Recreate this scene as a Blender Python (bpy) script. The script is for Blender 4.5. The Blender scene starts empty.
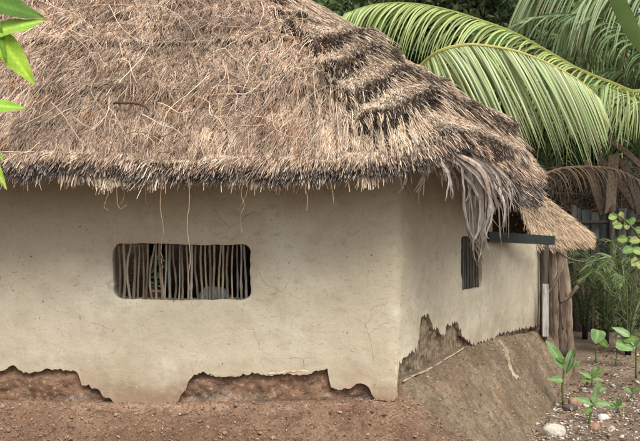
import bpy, math
import numpy as np
from mathutils import Vector

rng = np.random.default_rng(7)
R = math.radians
SC = bpy.context.scene
COL = SC.collection

# ------------------------------------------------------------------ camera, sky, sun, exposure
CAMZ = 1.75
FPX = 879.0            # focal length in photo pixels (640 wide)
HX, HY = 320.0, 215.0  # vanishing point of the view direction
cam_d = bpy.data.cameras.new('camera'); cam = bpy.data.objects.new('camera', cam_d); COL.objects.link(cam)
cam.location = (0, 0, CAMZ); cam.rotation_euler = (R(90), 0, 0)
cam_d.sensor_width = 36; cam_d.lens = FPX / 640 * 36; cam_d.shift_y = -(220.5 - HY) / 640
cam_d.clip_start = .05; cam_d.clip_end = 1000
cam_d.dof.use_dof = True; cam_d.dof.focus_distance = 6.3; cam_d.dof.aperture_fstop = 7.0
SC.camera = cam
SUN_EL, SUN_AZ = 52, 160     # azimuth clockwise from +Y (north)
w = bpy.data.worlds.new('World'); SC.world = w; w.use_nodes = True
nt = w.node_tree; nt.nodes.clear()
sky = nt.nodes.new('ShaderNodeTexSky'); sky.sky_type = 'NISHITA'; sky.sun_disc = False
sky.sun_elevation = R(SUN_EL); sky.sun_rotation = R(SUN_AZ); sky.dust_density = 3.0
hs = nt.nodes.new('ShaderNodeHueSaturation'); hs.inputs['Saturation'].default_value = .35
bg = nt.nodes.new('ShaderNodeBackground'); bg.inputs['Strength'].default_value = .14
wo = nt.nodes.new('ShaderNodeOutputWorld')
nt.links.new(sky.outputs[0], hs.inputs['Color']); nt.links.new(hs.outputs[0], bg.inputs[0]); nt.links.new(bg.outputs[0], wo.inputs[0])
sd = bpy.data.lights.new('sun', 'SUN'); sun = bpy.data.objects.new('sun', sd); COL.objects.link(sun)
sd.energy = 2.7; sd.angle = R(34); sd.color = (1, .96, .88)
az = R(SUN_AZ); el = R(SUN_EL)
sdir = Vector((math.sin(az) * math.cos(el), math.cos(az) * math.cos(el), math.sin(el)))
sun.rotation_euler = sdir.to_track_quat('Z', 'Y').to_euler(); sun.location = (-3, -4, 9)
SC.view_settings.view_transform = 'Standard'; SC.view_settings.look = 'None'
SC.view_settings.gamma = 1; SC.view_settings.use_curve_mapping = False
SC.view_settings.exposure = 0.76

# ------------------------------------------------------------------ helpers
def at(px, py, d):
    return np.array([(px - HX) / FPX * d, d, CAMZ + (HY - py) / FPX * d])

def vnoise(p, seed=0):
    p = np.asarray(p, float); i = np.floor(p).astype(np.int64); f = p - i; f = f * f * (3 - 2 * f)
    def h(a, b, c):
        n = (a * 73856093) ^ (b * 19349663) ^ (c * 83492791) ^ (seed * 2654435761)
        n = (n ^ (n >> 13)) * 1274126177; n = n & 0x7fffffff; n = (n ^ (n >> 15)) * 2246822519 & 0x7fffffff
        return (n & 0xffff) / 65535.0
    x, y, z = i[..., 0], i[..., 1], i[..., 2]; fx, fy, fz = f[..., 0], f[..., 1], f[..., 2]
    r = 0
    for dx in (0, 1):
        for dy in (0, 1):
            for dz in (0, 1):
                wgt = (fx if dx else 1 - fx) * (fy if dy else 1 - fy) * (fz if dz else 1 - fz)
                r = r + wgt * h(x + dx, y + dy, z + dz)
    return r * 2 - 1

def fbm(p, oct=4, seed=0, gain=.5):
    p = np.asarray(p, float); a = 1; s = 0; t = 0
    for o in range(oct):
        s = s + a * vnoise(p * 2 ** o + o * 17.3, seed + o); t += a; a *= gain
    return s / t

def n1(x, seed=0, oct=3):
    x = np.asarray(x, float); return fbm(np.stack([x, x * 0 + .37, x * 0 + .71], -1), oct, seed)

def setp(o, label=None, cat=None, group=None, kind=None):
    if label: o['label'] = label
    if cat: o['category'] = cat
    if group: o['group'] = group
    if kind: o['kind'] = kind
    return o

def empty(name, loc, label, cat, group=None):
    o = bpy.data.objects.new(name, None); COL.objects.link(o); o.location = [float(v) for v in loc]; o.empty_display_size = .1
    return setp(o, label, cat, group)

class MB:
    def __init__(s): s.v = []; s.f = []; s.c = []; s.m = []; s.n = 0
    def add(s, v, f, c=(1, 1, 1), m=0):
        v = np.asarray(v, float).reshape(-1, 3); f = np.asarray(f, np.int64)
        c = np.asarray(c, float)
        if c.ndim == 1: c = np.tile(c, (len(v), 1))
        s.v.append(v); s.c.append(c); s.f.append(f + s.n); s.m.append(np.full(len(f), m)); s.n += len(v)
    def tube(s, pts, rad, seg=6, c=(1, 1, 1), m=0, flat=1.0, rough=0):
        pts = np.asarray(pts, float); n = len(pts); rad = np.broadcast_to(np.asarray(rad, float), (n,))
        t = np.gradient(pts, axis=0); t /= np.linalg.norm(t, axis=1)[:, None] + 1e-9
        ref = np.array([0.12, .99, .05]) if abs(t[:, 1]).mean() < .8 else np.array([1., 0, 0])
        a = np.cross(t, ref); a /= np.linalg.norm(a, axis=1)[:, None]; b = np.cross(t, a)
        th = np.arange(seg) / seg * 2 * np.pi
        rr = rad[:, None] * (1 + rough * rng.uniform(-1, 1, (n, seg)))
        ring = pts[:, None] + rr[..., None] * (np.cos(th)[None, :, None] * a[:, None] + flat * np.sin(th)[None, :, None] * b[:, None])
        v = ring.reshape(-1, 3); f = []
        for i in range(n - 1):
            for j in range(seg):
                k = (j + 1) % seg; f.append((i * seg + j, i * seg + k, (i + 1) * seg + k, (i + 1) * seg + j))
        v = np.vstack([v, pts[0], pts[-1]])
        cc = np.asarray(c, float)
        if cc.ndim == 2: cc = np.vstack([np.repeat(cc, seg, 0), cc[0], cc[-1]])
        s.add(v, f, cc, m)
        base = s.n - len(v)
        e = [(n * seg, (j + 1) % seg, j, j) for j in range(seg)] + [(n * seg + 1, (n - 1) * seg + j, (n - 1) * seg + (j + 1) % seg, (n - 1) * seg + (j + 1) % seg) for j in range(seg)]
        s.f.append(np.array(e) + base); s.m.append(np.full(len(e), m))
    def box(s, x0, y0, z0, x1, y1, z1, c=(1, 1, 1), m=0, M=None):
        v = np.array([[x, y, z] for x in (x0, x1) for y in (y0, y1) for z in (z0, z1)], float)
        if M is not None: v = M(v)
        s.add(v, [(0, 1, 3, 2), (4, 6, 7, 5), (0, 4, 5, 1), (2, 3, 7, 6), (0, 2, 6, 4), (1, 5, 7, 3)], c, m)
    def build(s, name, mats, parent=None, smooth=False):
        if not isinstance(mats, (list, tuple)): mats = [mats]
        v = np.vstack(s.v); f = np.vstack(s.f); c = np.vstack(s.c); m = np.concatenate(s.m)
        org = np.zeros(3)
        if parent is not None:
            p = parent
            while p is not None: org = org + np.array(p.location); p = p.parent
        v = v - org
        me = bpy.data.meshes.new(name)
        tri = f[:, 2] == f[:, 3]
        cnt = np.where(tri, 3, 4); start = np.concatenate([[0], np.cumsum(cnt)[:-1]])
        mask = np.ones(f.shape, bool); mask[tri, 3] = False
        idx = f[mask]
        me.vertices.add(len(v)); me.vertices.foreach_set('co', v.astype(np.float32).ravel())
        me.loops.add(len(idx)); me.loops.foreach_set('vertex_index', idx.astype(np.int32))
        me.polygons.add(len(f)); me.polygons.foreach_set('loop_start', start.astype(np.int32))
        me.polygons.foreach_set('material_index', m.astype(np.int32))
        me.polygons.foreach_set('use_smooth', np.full(len(f), smooth))
        me.update(calc_edges=True)
        at_ = me.attributes.new('tint', 'FLOAT_COLOR', 'POINT')
        at_.data.foreach_set('color', np.hstack([c, np.ones((len(c), 1))]).astype(np.float32).ravel())
        for k in mats: me.materials.append(k)
        me.validate()
        o = bpy.data.objects.new(name, me); COL.objects.link(o)
        if parent is not None: o.parent = parent
        return o

def spline(pts, n):
    P = np.asarray(pts, float); k = len(P)
    if k == 2: return P[0] + (P[1] - P[0]) * np.linspace(0, 1, n)[:, None]
    P = np.vstack([2 * P[0] - P[1], P, 2 * P[-1] - P[-2]])
    u = np.linspace(0, k - 1 - 1e-6, n); i = u.astype(int); t = (u - i)[:, None]
    a, b, c, d = P[i], P[i + 1], P[i + 2], P[i + 3]
    return .5 * ((2 * b) + (-a + c) * t + (2 * a - 5 * b + 4 * c - d) * t ** 2 + (-a + 3 * b - 3 * c + d) * t ** 3)

# ------------------------------------------------------------------ materials
def mat(name, col=(1, 1, 1), rough=.85, tint=True, noise=None, bump=None, trans=0, spec=.3, extra=None):
    """noise: list of (scale, (sx,sy,sz), colour, lo, hi); bump: list of (scale, stretch, dist)"""
    m = bpy.data.materials.new(name); m.use_nodes = True; t = m.node_tree; N = t.nodes; L = t.links
    b = N['Principled BSDF']; b.inputs['Roughness'].default_value = rough
    b.inputs['Specular IOR Level'].default_value = spec
    rgb = N.new('ShaderNodeRGB'); rgb.outputs[0].default_value = (*col, 1); cur = rgb.outputs[0]
    tc = N.new('ShaderNodeTexCoord')
    def nz(scale, st, det=6, ro=.6):
        mp = N.new('ShaderNodeMapping'); mp.inputs['Scale'].default_value = st; L.new(tc.outputs['Object'], mp.inputs[0])
        x = N.new('ShaderNodeTexNoise'); x.inputs['Scale'].default_value = scale; x.inputs['Detail'].default_value = det
        x.inputs['Roughness'].default_value = ro; L.new(mp.outputs[0], x.inputs['Vector']); return x.outputs[0]
    def mix(a, bcol, fac, mode='MIX'):
        x = N.new('ShaderNodeMix'); x.data_type = 'RGBA'; x.blend_type = mode
        for s_, v_ in ((x.inputs[0], fac), (x.inputs[6], a), (x.inputs[7], bcol)):
            if hasattr(v_, 'node'): L.new(v_, s_)
            elif isinstance(v_, (int, float)): s_.default_value = v_
            else: s_.default_value = (*v_, 1)
        return x.outputs[2]
    def ramp(v, lo, hi):
        x = N.new('ShaderNodeMapRange'); x.inputs[1].default_value = lo; x.inputs[2].default_value = hi
        L.new(v, x.inputs[0]); return x.outputs[0]
    for (sc, st, c2, lo, hi) in (noise or []):
        cur = mix(cur, c2, ramp(nz(sc, st), lo, hi))
    if extra: cur = extra(N, L, tc, cur, mix, ramp, nz)
    if tint:
        a = N.new('ShaderNodeAttribute'); a.attribute_name = 'tint'
        cur = mix(cur, a.outputs['Color'], 1.0, 'MULTIPLY')
    L.new(cur, b.inputs['Base Color'])
    if bump:
        nrm = None
        for (sc, st, dist) in bump:
            x = N.new('ShaderNodeBump'); x.inputs['Distance'].default_value = dist; x.inputs['Strength'].default_value = 1
            L.new(nz(sc, st), x.inputs['Height'])
            if nrm: L.new(nrm, x.inputs['Normal'])
            nrm = x.outputs[0]
        L.new(nrm, b.inputs['Normal'])
    if trans:
        tr = N.new('ShaderNodeBsdfTranslucent'); L.new(cur, tr.inputs[0])
        ms = N.new('ShaderNodeMixShader'); ms.inputs[0].default_value = trans
        L.new(b.outputs[0], ms.inputs[1]); L.new(tr.outputs[0], ms.inputs[2])
        L.new(ms.outputs[0], N['Material Output'].inputs[0])
    return m

def plaster_extra(N, L, tc, cur, mix, ramp, nz):
    # red dust splashed up at the foot of the wall, small pits and specks
    sep = N.new('ShaderNodeSeparateXYZ'); L.new(tc.outputs['Object'], sep.inputs[0])
    z = sep.outputs[2]
    ad = N.new('ShaderNodeMath'); ad.operation = 'MULTIPLY_ADD'; L.new(nz(3.5, (1, 1, 1)), ad.inputs[0]); ad.inputs[1].default_value = .75; L.new(z, ad.inputs[2])
    cur = mix(cur, (.27, .205, .14), ramp(ad.outputs[0], 1.20, .80))
    a2 = N.new('ShaderNodeMath'); a2.operation = 'MULTIPLY_ADD'; L.new(nz(9, (1, 1, 1), 8, .7), a2.inputs[0]); a2.inputs[1].default_value = .38; L.new(z, a2.inputs[2])
    cur = mix(cur, (.225, .155, .105), ramp(a2.outputs[0], .80, .69))
    vo = N.new('ShaderNodeTexVoronoi'); vo.inputs['Scale'].default_value = 7; L.new(tc.outputs['Object'], vo.inputs['Vector'])
    cur = mix(cur, (.12, .09, .06), ramp(vo.outputs['Distance'], .05, .028))
    v2 = N.new('ShaderNodeTexVoronoi'); v2.inputs['Scale'].default_value = 17; L.new(tc.outputs['Object'], v2.inputs['Vector'])
    cur = mix(cur, (.20, .15, .10), ramp(v2.outputs['Distance'], .075, .04))
    v3 = N.new('ShaderNodeTexVoronoi'); v3.feature = 'DISTANCE_TO_EDGE'; v3.inputs['Scale'].default_value = 2.1
    ds = N.new('ShaderNodeMix'); ds.data_type = 'VECTOR'; ds.inputs[0].default_value = .12; L.new(tc.outputs['Object'], ds.inputs[4])
    nn = N.new('ShaderNodeTexNoise'); nn.inputs['Scale'].default_value = 5; nn.inputs['Detail'].default_value = 6; L.new(tc.outputs['Object'], nn.inputs['Vector']); L.new(nn.outputs['Color'], ds.inputs[5]); L.new(ds.outputs[1], v3.inputs['Vector'])
    ml = N.new('ShaderNodeMath'); ml.operation = 'MULTIPLY'; L.new(ramp(v3.outputs['Distance'], .003, .001), ml.inputs[0]); L.new(ramp(nz(1.4, (1, 1, 1)), .52, .60), ml.inputs[1])
    cur = mix(cur, (.17, .13, .085), ml.outputs[0])
    return cur

M_plaster = mat('mud_plaster', (.425, .375, .288), .9, noise=[
    (.9, (1, 1, 1.2), (.385, .342, .25), .4, .62), (2.2, (1, 1, .9), (.35, .295, .212), .52, .78),
    (1.6, (6, 6, .45), (.385, .335, .25), .53, .70), (1.3, (1, 1, 1), (.48, .44, .345), .52, .66),
    (11, (1, 1, 1.5), (.355, .30, .215), .53, .72), (70, (1, 1, 1), (.27, .215, .14), .58, .72)],
    bump=[(1.5, (1, 1, 1), .028), (5, (1, 1, 1.4), .007), (38, (.8, .8, 1.3), .0014), (160, (1, 1, 1), .0009)], extra=plaster_extra, spec=.15)
M_mud = mat('bare_mud', (.20, .12, .078), .95, noise=[(9, (1, 1, 1), (.13, .08, .055), .48, .58), (40, (1, 1, 1), (.36, .25, .17), .55, .7)],
    bump=[(22, (1, 1, 1), .02), (90, (1, 1, 1), .008)], spec=.1)
M_mudside = mat('dark_mud', (.26, .195, .13), .95, noise=[(14, (3, 3, .5), (.11, .085, .06), .45, .62), (60, (2, 2, .7), (.30, .245, .18), .55, .7)],
    bump=[(26, (2, 2, .4), .02), (90, (1, 1, 1), .006)], spec=.1)
M_plinth = mat('red_earth', (.20, .128, .083), .95, noise=[(3, (1, 1, 1), (.155, .09, .058), .42, .6), (22, (1, 1, 1), (.13, .08, .052), .48, .62), (70, (1, 1, 1), (.36, .26, .19), .58, .7)],
    bump=[(12, (1, 1, 1), .02), (50, (1, 1, 1), .014), (150, (1, 1, 1), .005)], spec=.1)
M_ground = mat('soil', (.22, .165, .12), .95, noise=[(.8, (1, 1, 1), (.11, .08, .055), .4, .6), (5, (1, 1, 1), (.22, .165, .12), .5, .68), (40, (1, 1, 1), (.09, .065, .045), .5, .66)],
    bump=[(8, (1, 1, 1), .03), (50, (1, 1, 1), .012)], spec=.1)
M_thatch = mat('straw', (1, 1, 1), .8, noise=[(60, (1, 1, 1), (.72, .70, .68), .45, .65)], spec=.2)
M_ridge_s = mat('chaff', (1, 1, 1), .9)
M_body = mat('packed_thatch', (.12, .085, .06), .95, noise=[(30, (1, 1, 1), (.05, .036, .027), .45, .6)], bump=[(60, (1, 1, 1), .01)], spec=.1)
M_wood = mat('weathered_wood', (1, 1, 1), .85, noise=[(40, (1, 1, .12), (.5, .48, .45), .45, .62)], bump=[(60, (1, 1, .15), .004)], spec=.2)
M_leaf = mat('leaf', (.92, .9, .95), .72, trans=.3, noise=[(9, (1, 1, 1), (.74, .78, .66), .4, .65)], spec=.22, bump=[(60, (1, 1, 1), .003)])
M_frond = mat('palm_leaf', (1, 1, 1), .45, trans=.28, spec=.5)
M_dry = mat('dry_leaf', (1, 1, 1), .8, noise=[(50, (1, 1, .2), (.66, .64, .62), .45, .62)], spec=.2)
M_stone = mat('stone', (1, 1, 1), .85, noise=[(30, (1, 1, 1), (.7, .68, .66), .45, .62)], bump=[(40, (1, 1, 1), .01)])
M_paint = mat('dark_green_paint', (.016, .024, .022), .6, noise=[(20, (1, 1, 1), (.03, .038, .034), .5, .7)], spec=.3)
M_cloth = mat('blue_sheet', (1, 1, 1), .85, spec=.1, noise=[(8, (1, 1, .4), (.6, .62, .6), .45, .65)], bump=[(14, (2, 2, .4), .02)])
M_bark = mat('bark', (.10, .075, .055), .95, noise=[(12, (2, 2, .6), (.055, .04, .03), .45, .6)], bump=[(16, (1, 1, .3), .03)])

# ------------------------------------------------------------------ wall path
C0 = np.array([.53, 6.0]); E0 = np.array([2.43, 9.7]); LX = -4.3
sd_ = (E0 - C0) / np.linalg.norm(E0 - C0); sn = np.array([sd_[1], -sd_[0]])
LF = C0[0] - LX; LS = np.linalg.norm(E0 - C0); RC = .07
def path(s):
    """s=0 at the corner; negative along the front, positive along the side -> point, outward normal"""
    s = np.asarray(s, float)
    p = np.where((s < 0)[..., None], C0 + s[..., None] * np.array([1, 0]), C0 + s[..., None] * sd_)
    b = np.clip((s + RC) / (2 * RC), 0, 1); b = b * b * (3 - 2 * b)
    n = (1 - b)[..., None] * np.array([0, -1.]) + b[..., None] * sn
    n = n / np.linalg.norm(n, axis=-1)[..., None]
    pull = np.clip(1 - np.abs(s) / RC, 0, 1) ** 2 * .018
    return p - n * pull[..., None], n
def px_side(px, py):
    k = (px - HX) / FPX; t = (k * C0[1] - C0[0]) / (sd_[0] - k * sd_[1]); d = C0[1] + sd_[1] * t
    return t, CAMZ + (HY - py) / FPX * d
def px_front(px, py):
    return (px - HX) / FPX * 6 - C0[0], CAMZ + (HY - py) / FPX * 6

fe = [(-60, 368), (0, 369), (16, 367), (24, 372), (45, 370), (61, 370), (76, 372), (80, 378), (82, 386), (89, 385), (93, 391), (98, 389), (104, 397), (112, 400), (120, 407), (160, 408), (168, 403), (176, 405), (181, 397), (186, 393), (188, 384), (192, 377), (203, 374), (219, 375.5),
      (289, 375), (307, 375), (324, 368), (328, 367), (331, 385), (349, 391), (356, 384), (369, 388), (376, 400), (390, 401), (395, 399)]
se = [(399, 362), (403, 357), (409, 352), (417, 349), (419, 330), (421, 317), (429, 314), (431, 324), (434, 330), (437, 326), (440, 336), (444, 336), (446, 326), (457, 322), (460, 330), (464, 338), (472, 345),
      (480, 343), (490, 340), (500, 334), (510, 331), (524, 328), (540, 325)]
ES = [px_front(*p) for p in fe] + [px_side(*p) for p in se]
ES = np.array([(-LF, ES[0][1])] + ES + [(LS, ES[-1][1])])
def edge_z(s):
    z = np.interp(s + .014 * n1(s * 30, 16, 3), ES[:, 0], ES[:, 1])
    side = s > .02
    tooth = np.abs(n1(s * 24, 3, 3)) ** .7
    return z + np.where(side, -.06 * (tooth - .25) + .034 * n1(s * 42, 13, 3), (.018 * n1(s * 22, 3, 4) + .045 * n1(s * 9, 14, 4)) * np.clip((z - .47) / .05, 0, 1)) + .010 * n1(s * 110, 5, 2)
def wall_top(s):
    return np.where(s > 2.3, 1.50, 2.3)
# windows: (s centre, z centre, half width, half height, radius)
a0, z0 = px_front(113, 244); a1, z1 = px_front(251, 299.5)
W1 = ((a0 + a1) / 2, (z0 + z1) / 2, (a1 - a0) / 2, (z0 - z1) / 2, .06)
b0, y0 = px_side(464, 291); b1, _ = px_side(484, 291)
W2 = ((b0 + b1) / 2, y0 + .225, (b1 - b0) / 2, .225, .05)
def sdf(s, z, W):
    qx = np.abs(s - W[0]) - W[2] + W[4]; qz = np.abs(z - W[1]) - W[3] + W[4]
    return np.hypot(np.maximum(qx, 0), np.maximum(qz, 0)) + np.minimum(np.maximum(qx, qz), 0) - W[4] + .022 * n1((s * 1.0 + z * 1.7) * 6, 9, 4)

hut = empty('mud_hut', (-1.5, 7.5, 0), 'mud-walled hut with thatched roof and stick-barred windows', 'hut')

def build_plaster():
    S = np.concatenate([np.arange(-LF, -.12, .0125), np.arange(-.12, .12, .006), np.arange(.12, LS + 1e-6, .0125)])
    T = np.linspace(0, 1, 130)
    S2, T2 = np.meshgrid(S, T, indexing='ij')
    zb = edge_z(S2); Z = zb + (wall_top(S2) - zb) * T2
    SS = S2.copy()
    keep = np.ones((len(S) - 1, len(T) - 1), bool)
    for W in (W1, W2):
        cs = (SS[:-1, :-1] + SS[1:, 1:]) / 2; cz = (Z[:-1, :-1] + Z[1:, 1:]) / 2
        keep &= sdf(cs, cz, W) > 0
    bnd = np.zeros(S2.shape, bool)
    k = keep
    pad = np.pad(k, 1, constant_values=True)
    any_out = ~(pad[:-1, :-1] & pad[1:, :-1] & pad[:-1, 1:] & pad[1:, 1:])
    near = any_out
    for W in (W1, W2):
        for _ in range(3):
            d = sdf(SS, Z, W); e = 1e-3
            gs = (sdf(SS + e, Z, W) - d) / e; gz = (sdf(SS, Z + e, W) - d) / e
            sel = near & (np.abs(d) < .03)
            g2 = gs ** 2 + gz ** 2 + 1e-6
            SS = np.where(sel, SS - d * gs / g2, SS); Z = np.where(sel, Z - d * gz / g2, Z)
    P, Nn = path(SS)
    q = np.stack([SS, Z, SS * 0], -1)
    off = .016 * fbm(q * 1.6, 3, 11) + .006 * fbm(q * 7, 3, 12)
    # plaster lips outward a little at broken edges; bulge around windows
    for W in (W1, W2):
        off = off - .02 * np.exp(-np.maximum(sdf(SS, Z, W), 0) / .03)
    off = off + .008 * np.exp(-((Z - edge_z(S2)) / .03) ** 2) * (0.5 + n1(SS * 9, 21))
    XY = P + Nn * off[..., None]
    V = np.concatenate([XY, Z[..., None]], -1)
    nS, nT = S2.shape; idx = np.arange(nS * nT).reshape(nS, nT)
    f = np.stack([idx[:-1, :-1], idx[1:, :-1], idx[1:, 1:], idx[:-1, 1:]], -1)[keep]
    mb = MB(); mb.add(V.reshape(-1, 3), f)
    # broken bottom edge and window reveals: extrude boundaries inward
    XYi = P + Nn * (off - .034)[..., None]
    Vi = np.concatenate([XYi, Z[..., None] + .006], -1)[:, 0]
    nb = nS
    mb.add(np.vstack([V[:, 0], Vi]), [(i, nb + i, nb + i + 1, i + 1) for i in range(nb - 1)])
    # reveals
    fl = keep
    H = np.concatenate([P + Nn * (off - .17)[..., None], Z[..., None]], -1)
    vv, ff = [], []
    def quad(a, b):
        n = len(vv); vv.extend([V[a], V[b], H[b], H[a]]); ff.append((n, n + 1, n + 2, n + 3))
    for i in range(nS - 1):
        for j in range(nT - 1):
            if not fl[i, j]:
                if i > 0 and fl[i - 1, j]: quad((i, j), (i, j + 1))
                if i < nS - 2 and fl[i + 1, j]: quad((i + 1, j + 1), (i + 1, j))
                if j > 0 and fl[i, j - 1]: quad((i + 1, j), (i, j))
                if j < nT - 2 and fl[i, j + 1]: quad((i, j + 1), (i + 1, j + 1))
    mb.add(np.array(vv), ff)
    o = mb.build('plaster', M_plaster, wall, True)
    return o

# core (bare mud behind the plaster), split front / side by material; with holes for windows
def build_core():
    S = np.arange(-LF, LS + .01, .0125)
    Z = np.concatenate([np.arange(.3, 1.1, .0125), np.arange(1.1, 2.31, .04)])
    S2, Z2 = np.meshgrid(S, Z, indexing='ij'); P, Nn = path(S2)
    q = np.stack([S2, Z2, S2 * 0], -1)
    off = -.036 + .05 * fbm(q * 10, 5, 31, .64) + np.where(S2 < 0, .01 * (fbm(q * np.array([30, 30, 1]), 3, 33)), .014 * fbm(q * np.array([34, 6, 1]), 3, 34))
    off = np.minimum(off, -.03 + .05 * np.clip((edge_z(S2) - .01 - Z2) / .04, 0, 1))
    Z3 = np.minimum(Z2, wall_top(S2) - .02)
    V = np.concatenate([P + Nn * off[..., None], Z3[..., None]], -1)
    nS, nT = S2.shape; idx = np.arange(nS * nT).reshape(nS, nT)
    keep = np.ones((nS - 1, nT - 1), bool)
    cs = (S2[:-1, :-1] + S2[1:, 1:]) / 2; cz = (Z2[:-1, :-1] + Z2[1:, 1:]) / 2
    for W in (W1, W2): keep &= sdf(cs, cz, W) > .03
    f = np.stack([idx[:-1, :-1], idx[1:, :-1], idx[1:, 1:], idx[:-1, 1:]], -1)
    side = (cs > 0)
    pt_ = fbm(q * np.array([4, 7, 1]), 3, 37); pl = np.clip((pt_ - .12) * 6, 0, 1)[..., None] * (Z2 < .60)[..., None]
    cc_ = (1 - pl) * np.array([1, 1, 1.]) + pl * np.array([1.25, 1.5, 1.65])
    mb = MB(); mb.add(V.reshape(-1, 3), f[keep & ~side], cc_.reshape(-1, 3), m=0); mb.f.append(f[keep & side]); mb.m.append(np.full((keep & side).sum(), 1))
    # inner faces and the back and left walls of the room
    def slab(p, q_, th, z0, z1):
        p = np.array(p); q_ = np.array(q_); d = (q_ - p) / np.linalg.norm(q_ - p); n = np.array([-d[1], d[0]]) * th
        b = [p, q_, q_ + n, p + n]; v = [(*x, z) for z in (z0, z1) for x in b]
        mb.add(v, [(0, 1, 5, 4), (1, 2, 6, 5), (2, 3, 7, 6), (3, 0, 4, 7), (4, 5, 6, 7), (3, 2, 1, 0)])
    slab((LX, 11.3), (LX, 6.02), .2, 0, 2.3)
    zc, xc = 1.75 - .31, at(158.5, 270, 10.4)[0]
    slab((xc - .1, 10.4), (LX, 10.4), .15, 0, 2.6); slab((1.6, 10.4), (xc + .1, 10.4), .15, 0, 2.6)
    slab((xc + .1, 10.4), (xc - .1, 10.4), .15, 0, .84); slab((xc + .1, 10.4), (xc - .1, 10.4), .15, 1.28, 2.6)
    return mb.build('wall', [M_mud, M_mudside], hut, True)
wall = build_core()
build_plaster()

rf = np.random.default_rng(88); n = 900; ss = rf.uniform(-3.0, LS - .05, n); zz = rf.uniform(.55, 1.9, n)
okk = (sdf(ss, zz, W1) > .02) & (sdf(ss, zz, W2) > .02) & (zz > edge_z(ss) + .03); ss, zz = ss[okk], zz[okk]; n = len(ss)
P_, N__ = path(ss); qq = np.stack([ss, zz, ss * 0], -1); of_ = .016 * fbm(qq * 1.6, 3, 11) + .006 * fbm(qq * 7, 3, 12) + .0015
B_ = np.column_stack([P_ + N__ * of_[:, None], zz]); tg = np.column_stack([-N__[:, 1], N__[:, 0], 0 * ss]); aa = rf.uniform(0, 3.14, n)[:, None]; dr = tg * np.cos(aa) + np.array([0, 0, 1]) * np.sin(aa)
pr = np.cross(dr, np.column_stack([N__, 0 * ss])); ll = rf.uniform(.004, .016, n)[:, None]; ww = rf.uniform(.0007, .0018, n)[:, None]
mb = MB(); mb.add(np.stack([B_ - dr * ll - pr * ww, B_ + dr * ll - pr * ww, B_ + dr * ll + pr * ww, B_ - dr * ll + pr * ww], 1).reshape(-1, 3), np.arange(n)[:, None] * 4 + np.array([0, 1, 2, 3]), np.repeat(np.array([(.30, .24, .16), (.20, .15, .10), (.50, .44, .33), (.33, .27, .19)])[rf.integers(0, 4, n)], 4, 0))
setp(mb.build('straw_fleck', M_ridge_s, wall, False), kind='stuff')
# windows with upright sticks
def window(W, n, seed, tone=1.0):
    r = np.random.default_rng(seed)
    win = bpy.data.objects.new('window', None); COL.objects.link(win); win.parent = hut; win.empty_display_size = .1
    for i in range(n):
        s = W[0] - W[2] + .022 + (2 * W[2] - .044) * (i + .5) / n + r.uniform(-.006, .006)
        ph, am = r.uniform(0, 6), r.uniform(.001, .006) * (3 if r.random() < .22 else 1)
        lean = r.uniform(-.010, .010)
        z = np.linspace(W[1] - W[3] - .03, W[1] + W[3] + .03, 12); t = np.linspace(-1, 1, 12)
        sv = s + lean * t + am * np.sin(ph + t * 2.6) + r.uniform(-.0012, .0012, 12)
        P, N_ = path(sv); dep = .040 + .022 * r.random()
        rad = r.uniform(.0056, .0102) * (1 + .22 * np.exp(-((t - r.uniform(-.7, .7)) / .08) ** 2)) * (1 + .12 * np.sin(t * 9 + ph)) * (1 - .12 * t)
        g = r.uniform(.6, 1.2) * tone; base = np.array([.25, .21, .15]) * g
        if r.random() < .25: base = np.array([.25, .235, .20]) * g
        m2 = MB(); m2.tube(np.column_stack([P - N_ * dep, z]), rad, 8, base, rough=.07)
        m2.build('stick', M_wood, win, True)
    return win
window(W1, 29, 3)
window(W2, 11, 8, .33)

# cracks and pale ridges of plaster
def surf_line(pts, rad, c, name, material, side=False, out=.002, flat=.6, jag=.007):
    q = np.array([(px_side if side else px_front)(*p) for p in pts]); n = max(20, len(pts) * 8)
    q = spline(np.column_stack([q, q[:, 0] * 0]), n)[:, :2]
    q[:, 0] += jag * n1(np.arange(n) * .9, 4); q[:, 1] += jag * n1(np.arange(n) * .9, 8)
    P, N_ = path(q[:, 0]); qq = np.stack([q[:, 0], q[:, 1], q[:, 0] * 0], -1)
    off = .016 * fbm(qq * 1.6, 3, 11) + .006 * fbm(qq * 7, 3, 12) + out
    m_ = MB(); m_.tube(np.column_stack([P + N_ * off[:, None], q[:, 1]]), rad * (1 + .5 * n1(np.arange(n) * .5, 2)), 6, c, flat=flat)
    return m_.build(name, material, hut, True)
M_crack = mat('crack_dirt', (.10, .075, .05), .95)
surf_line([(388, 300), (385, 304), (372, 308), (371, 318), (366, 326), (370, 338), (372, 350), (374, 366)], .0012, (1, 1, 1), 'crack', M_crack, out=-.0004)
surf_line([(289, 358), (302, 359), (304, 372)], .0016, (1, 1, 1), 'crack', M_crack, out=-.0004)
M_ridge = mat('pale_plaster', (.46, .39, .29), .9, noise=[(14, (1, 1, 1), (.28, .21, .14), .45, .6)], bump=[(60, (1, 1, 1), .004)])
surf_line([(268, 374), (280, 373), (295, 371.5), (304, 371), (312, 373)], .010, (1, 1, 1), 'plaster_ridge', M_ridge, out=.0)
surf_line([(210, 375), (225, 375.5), (240, 376)], .007, (1, 1, 1), 'plaster_ridge', M_ridge, out=-.004)
surf_line([(396.4, 352), (396.6, 365), (396.6, 384), (397, 399)], .010, (1, 1, 1), 'plaster_ridge', M_ridge, out=-.002)
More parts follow.
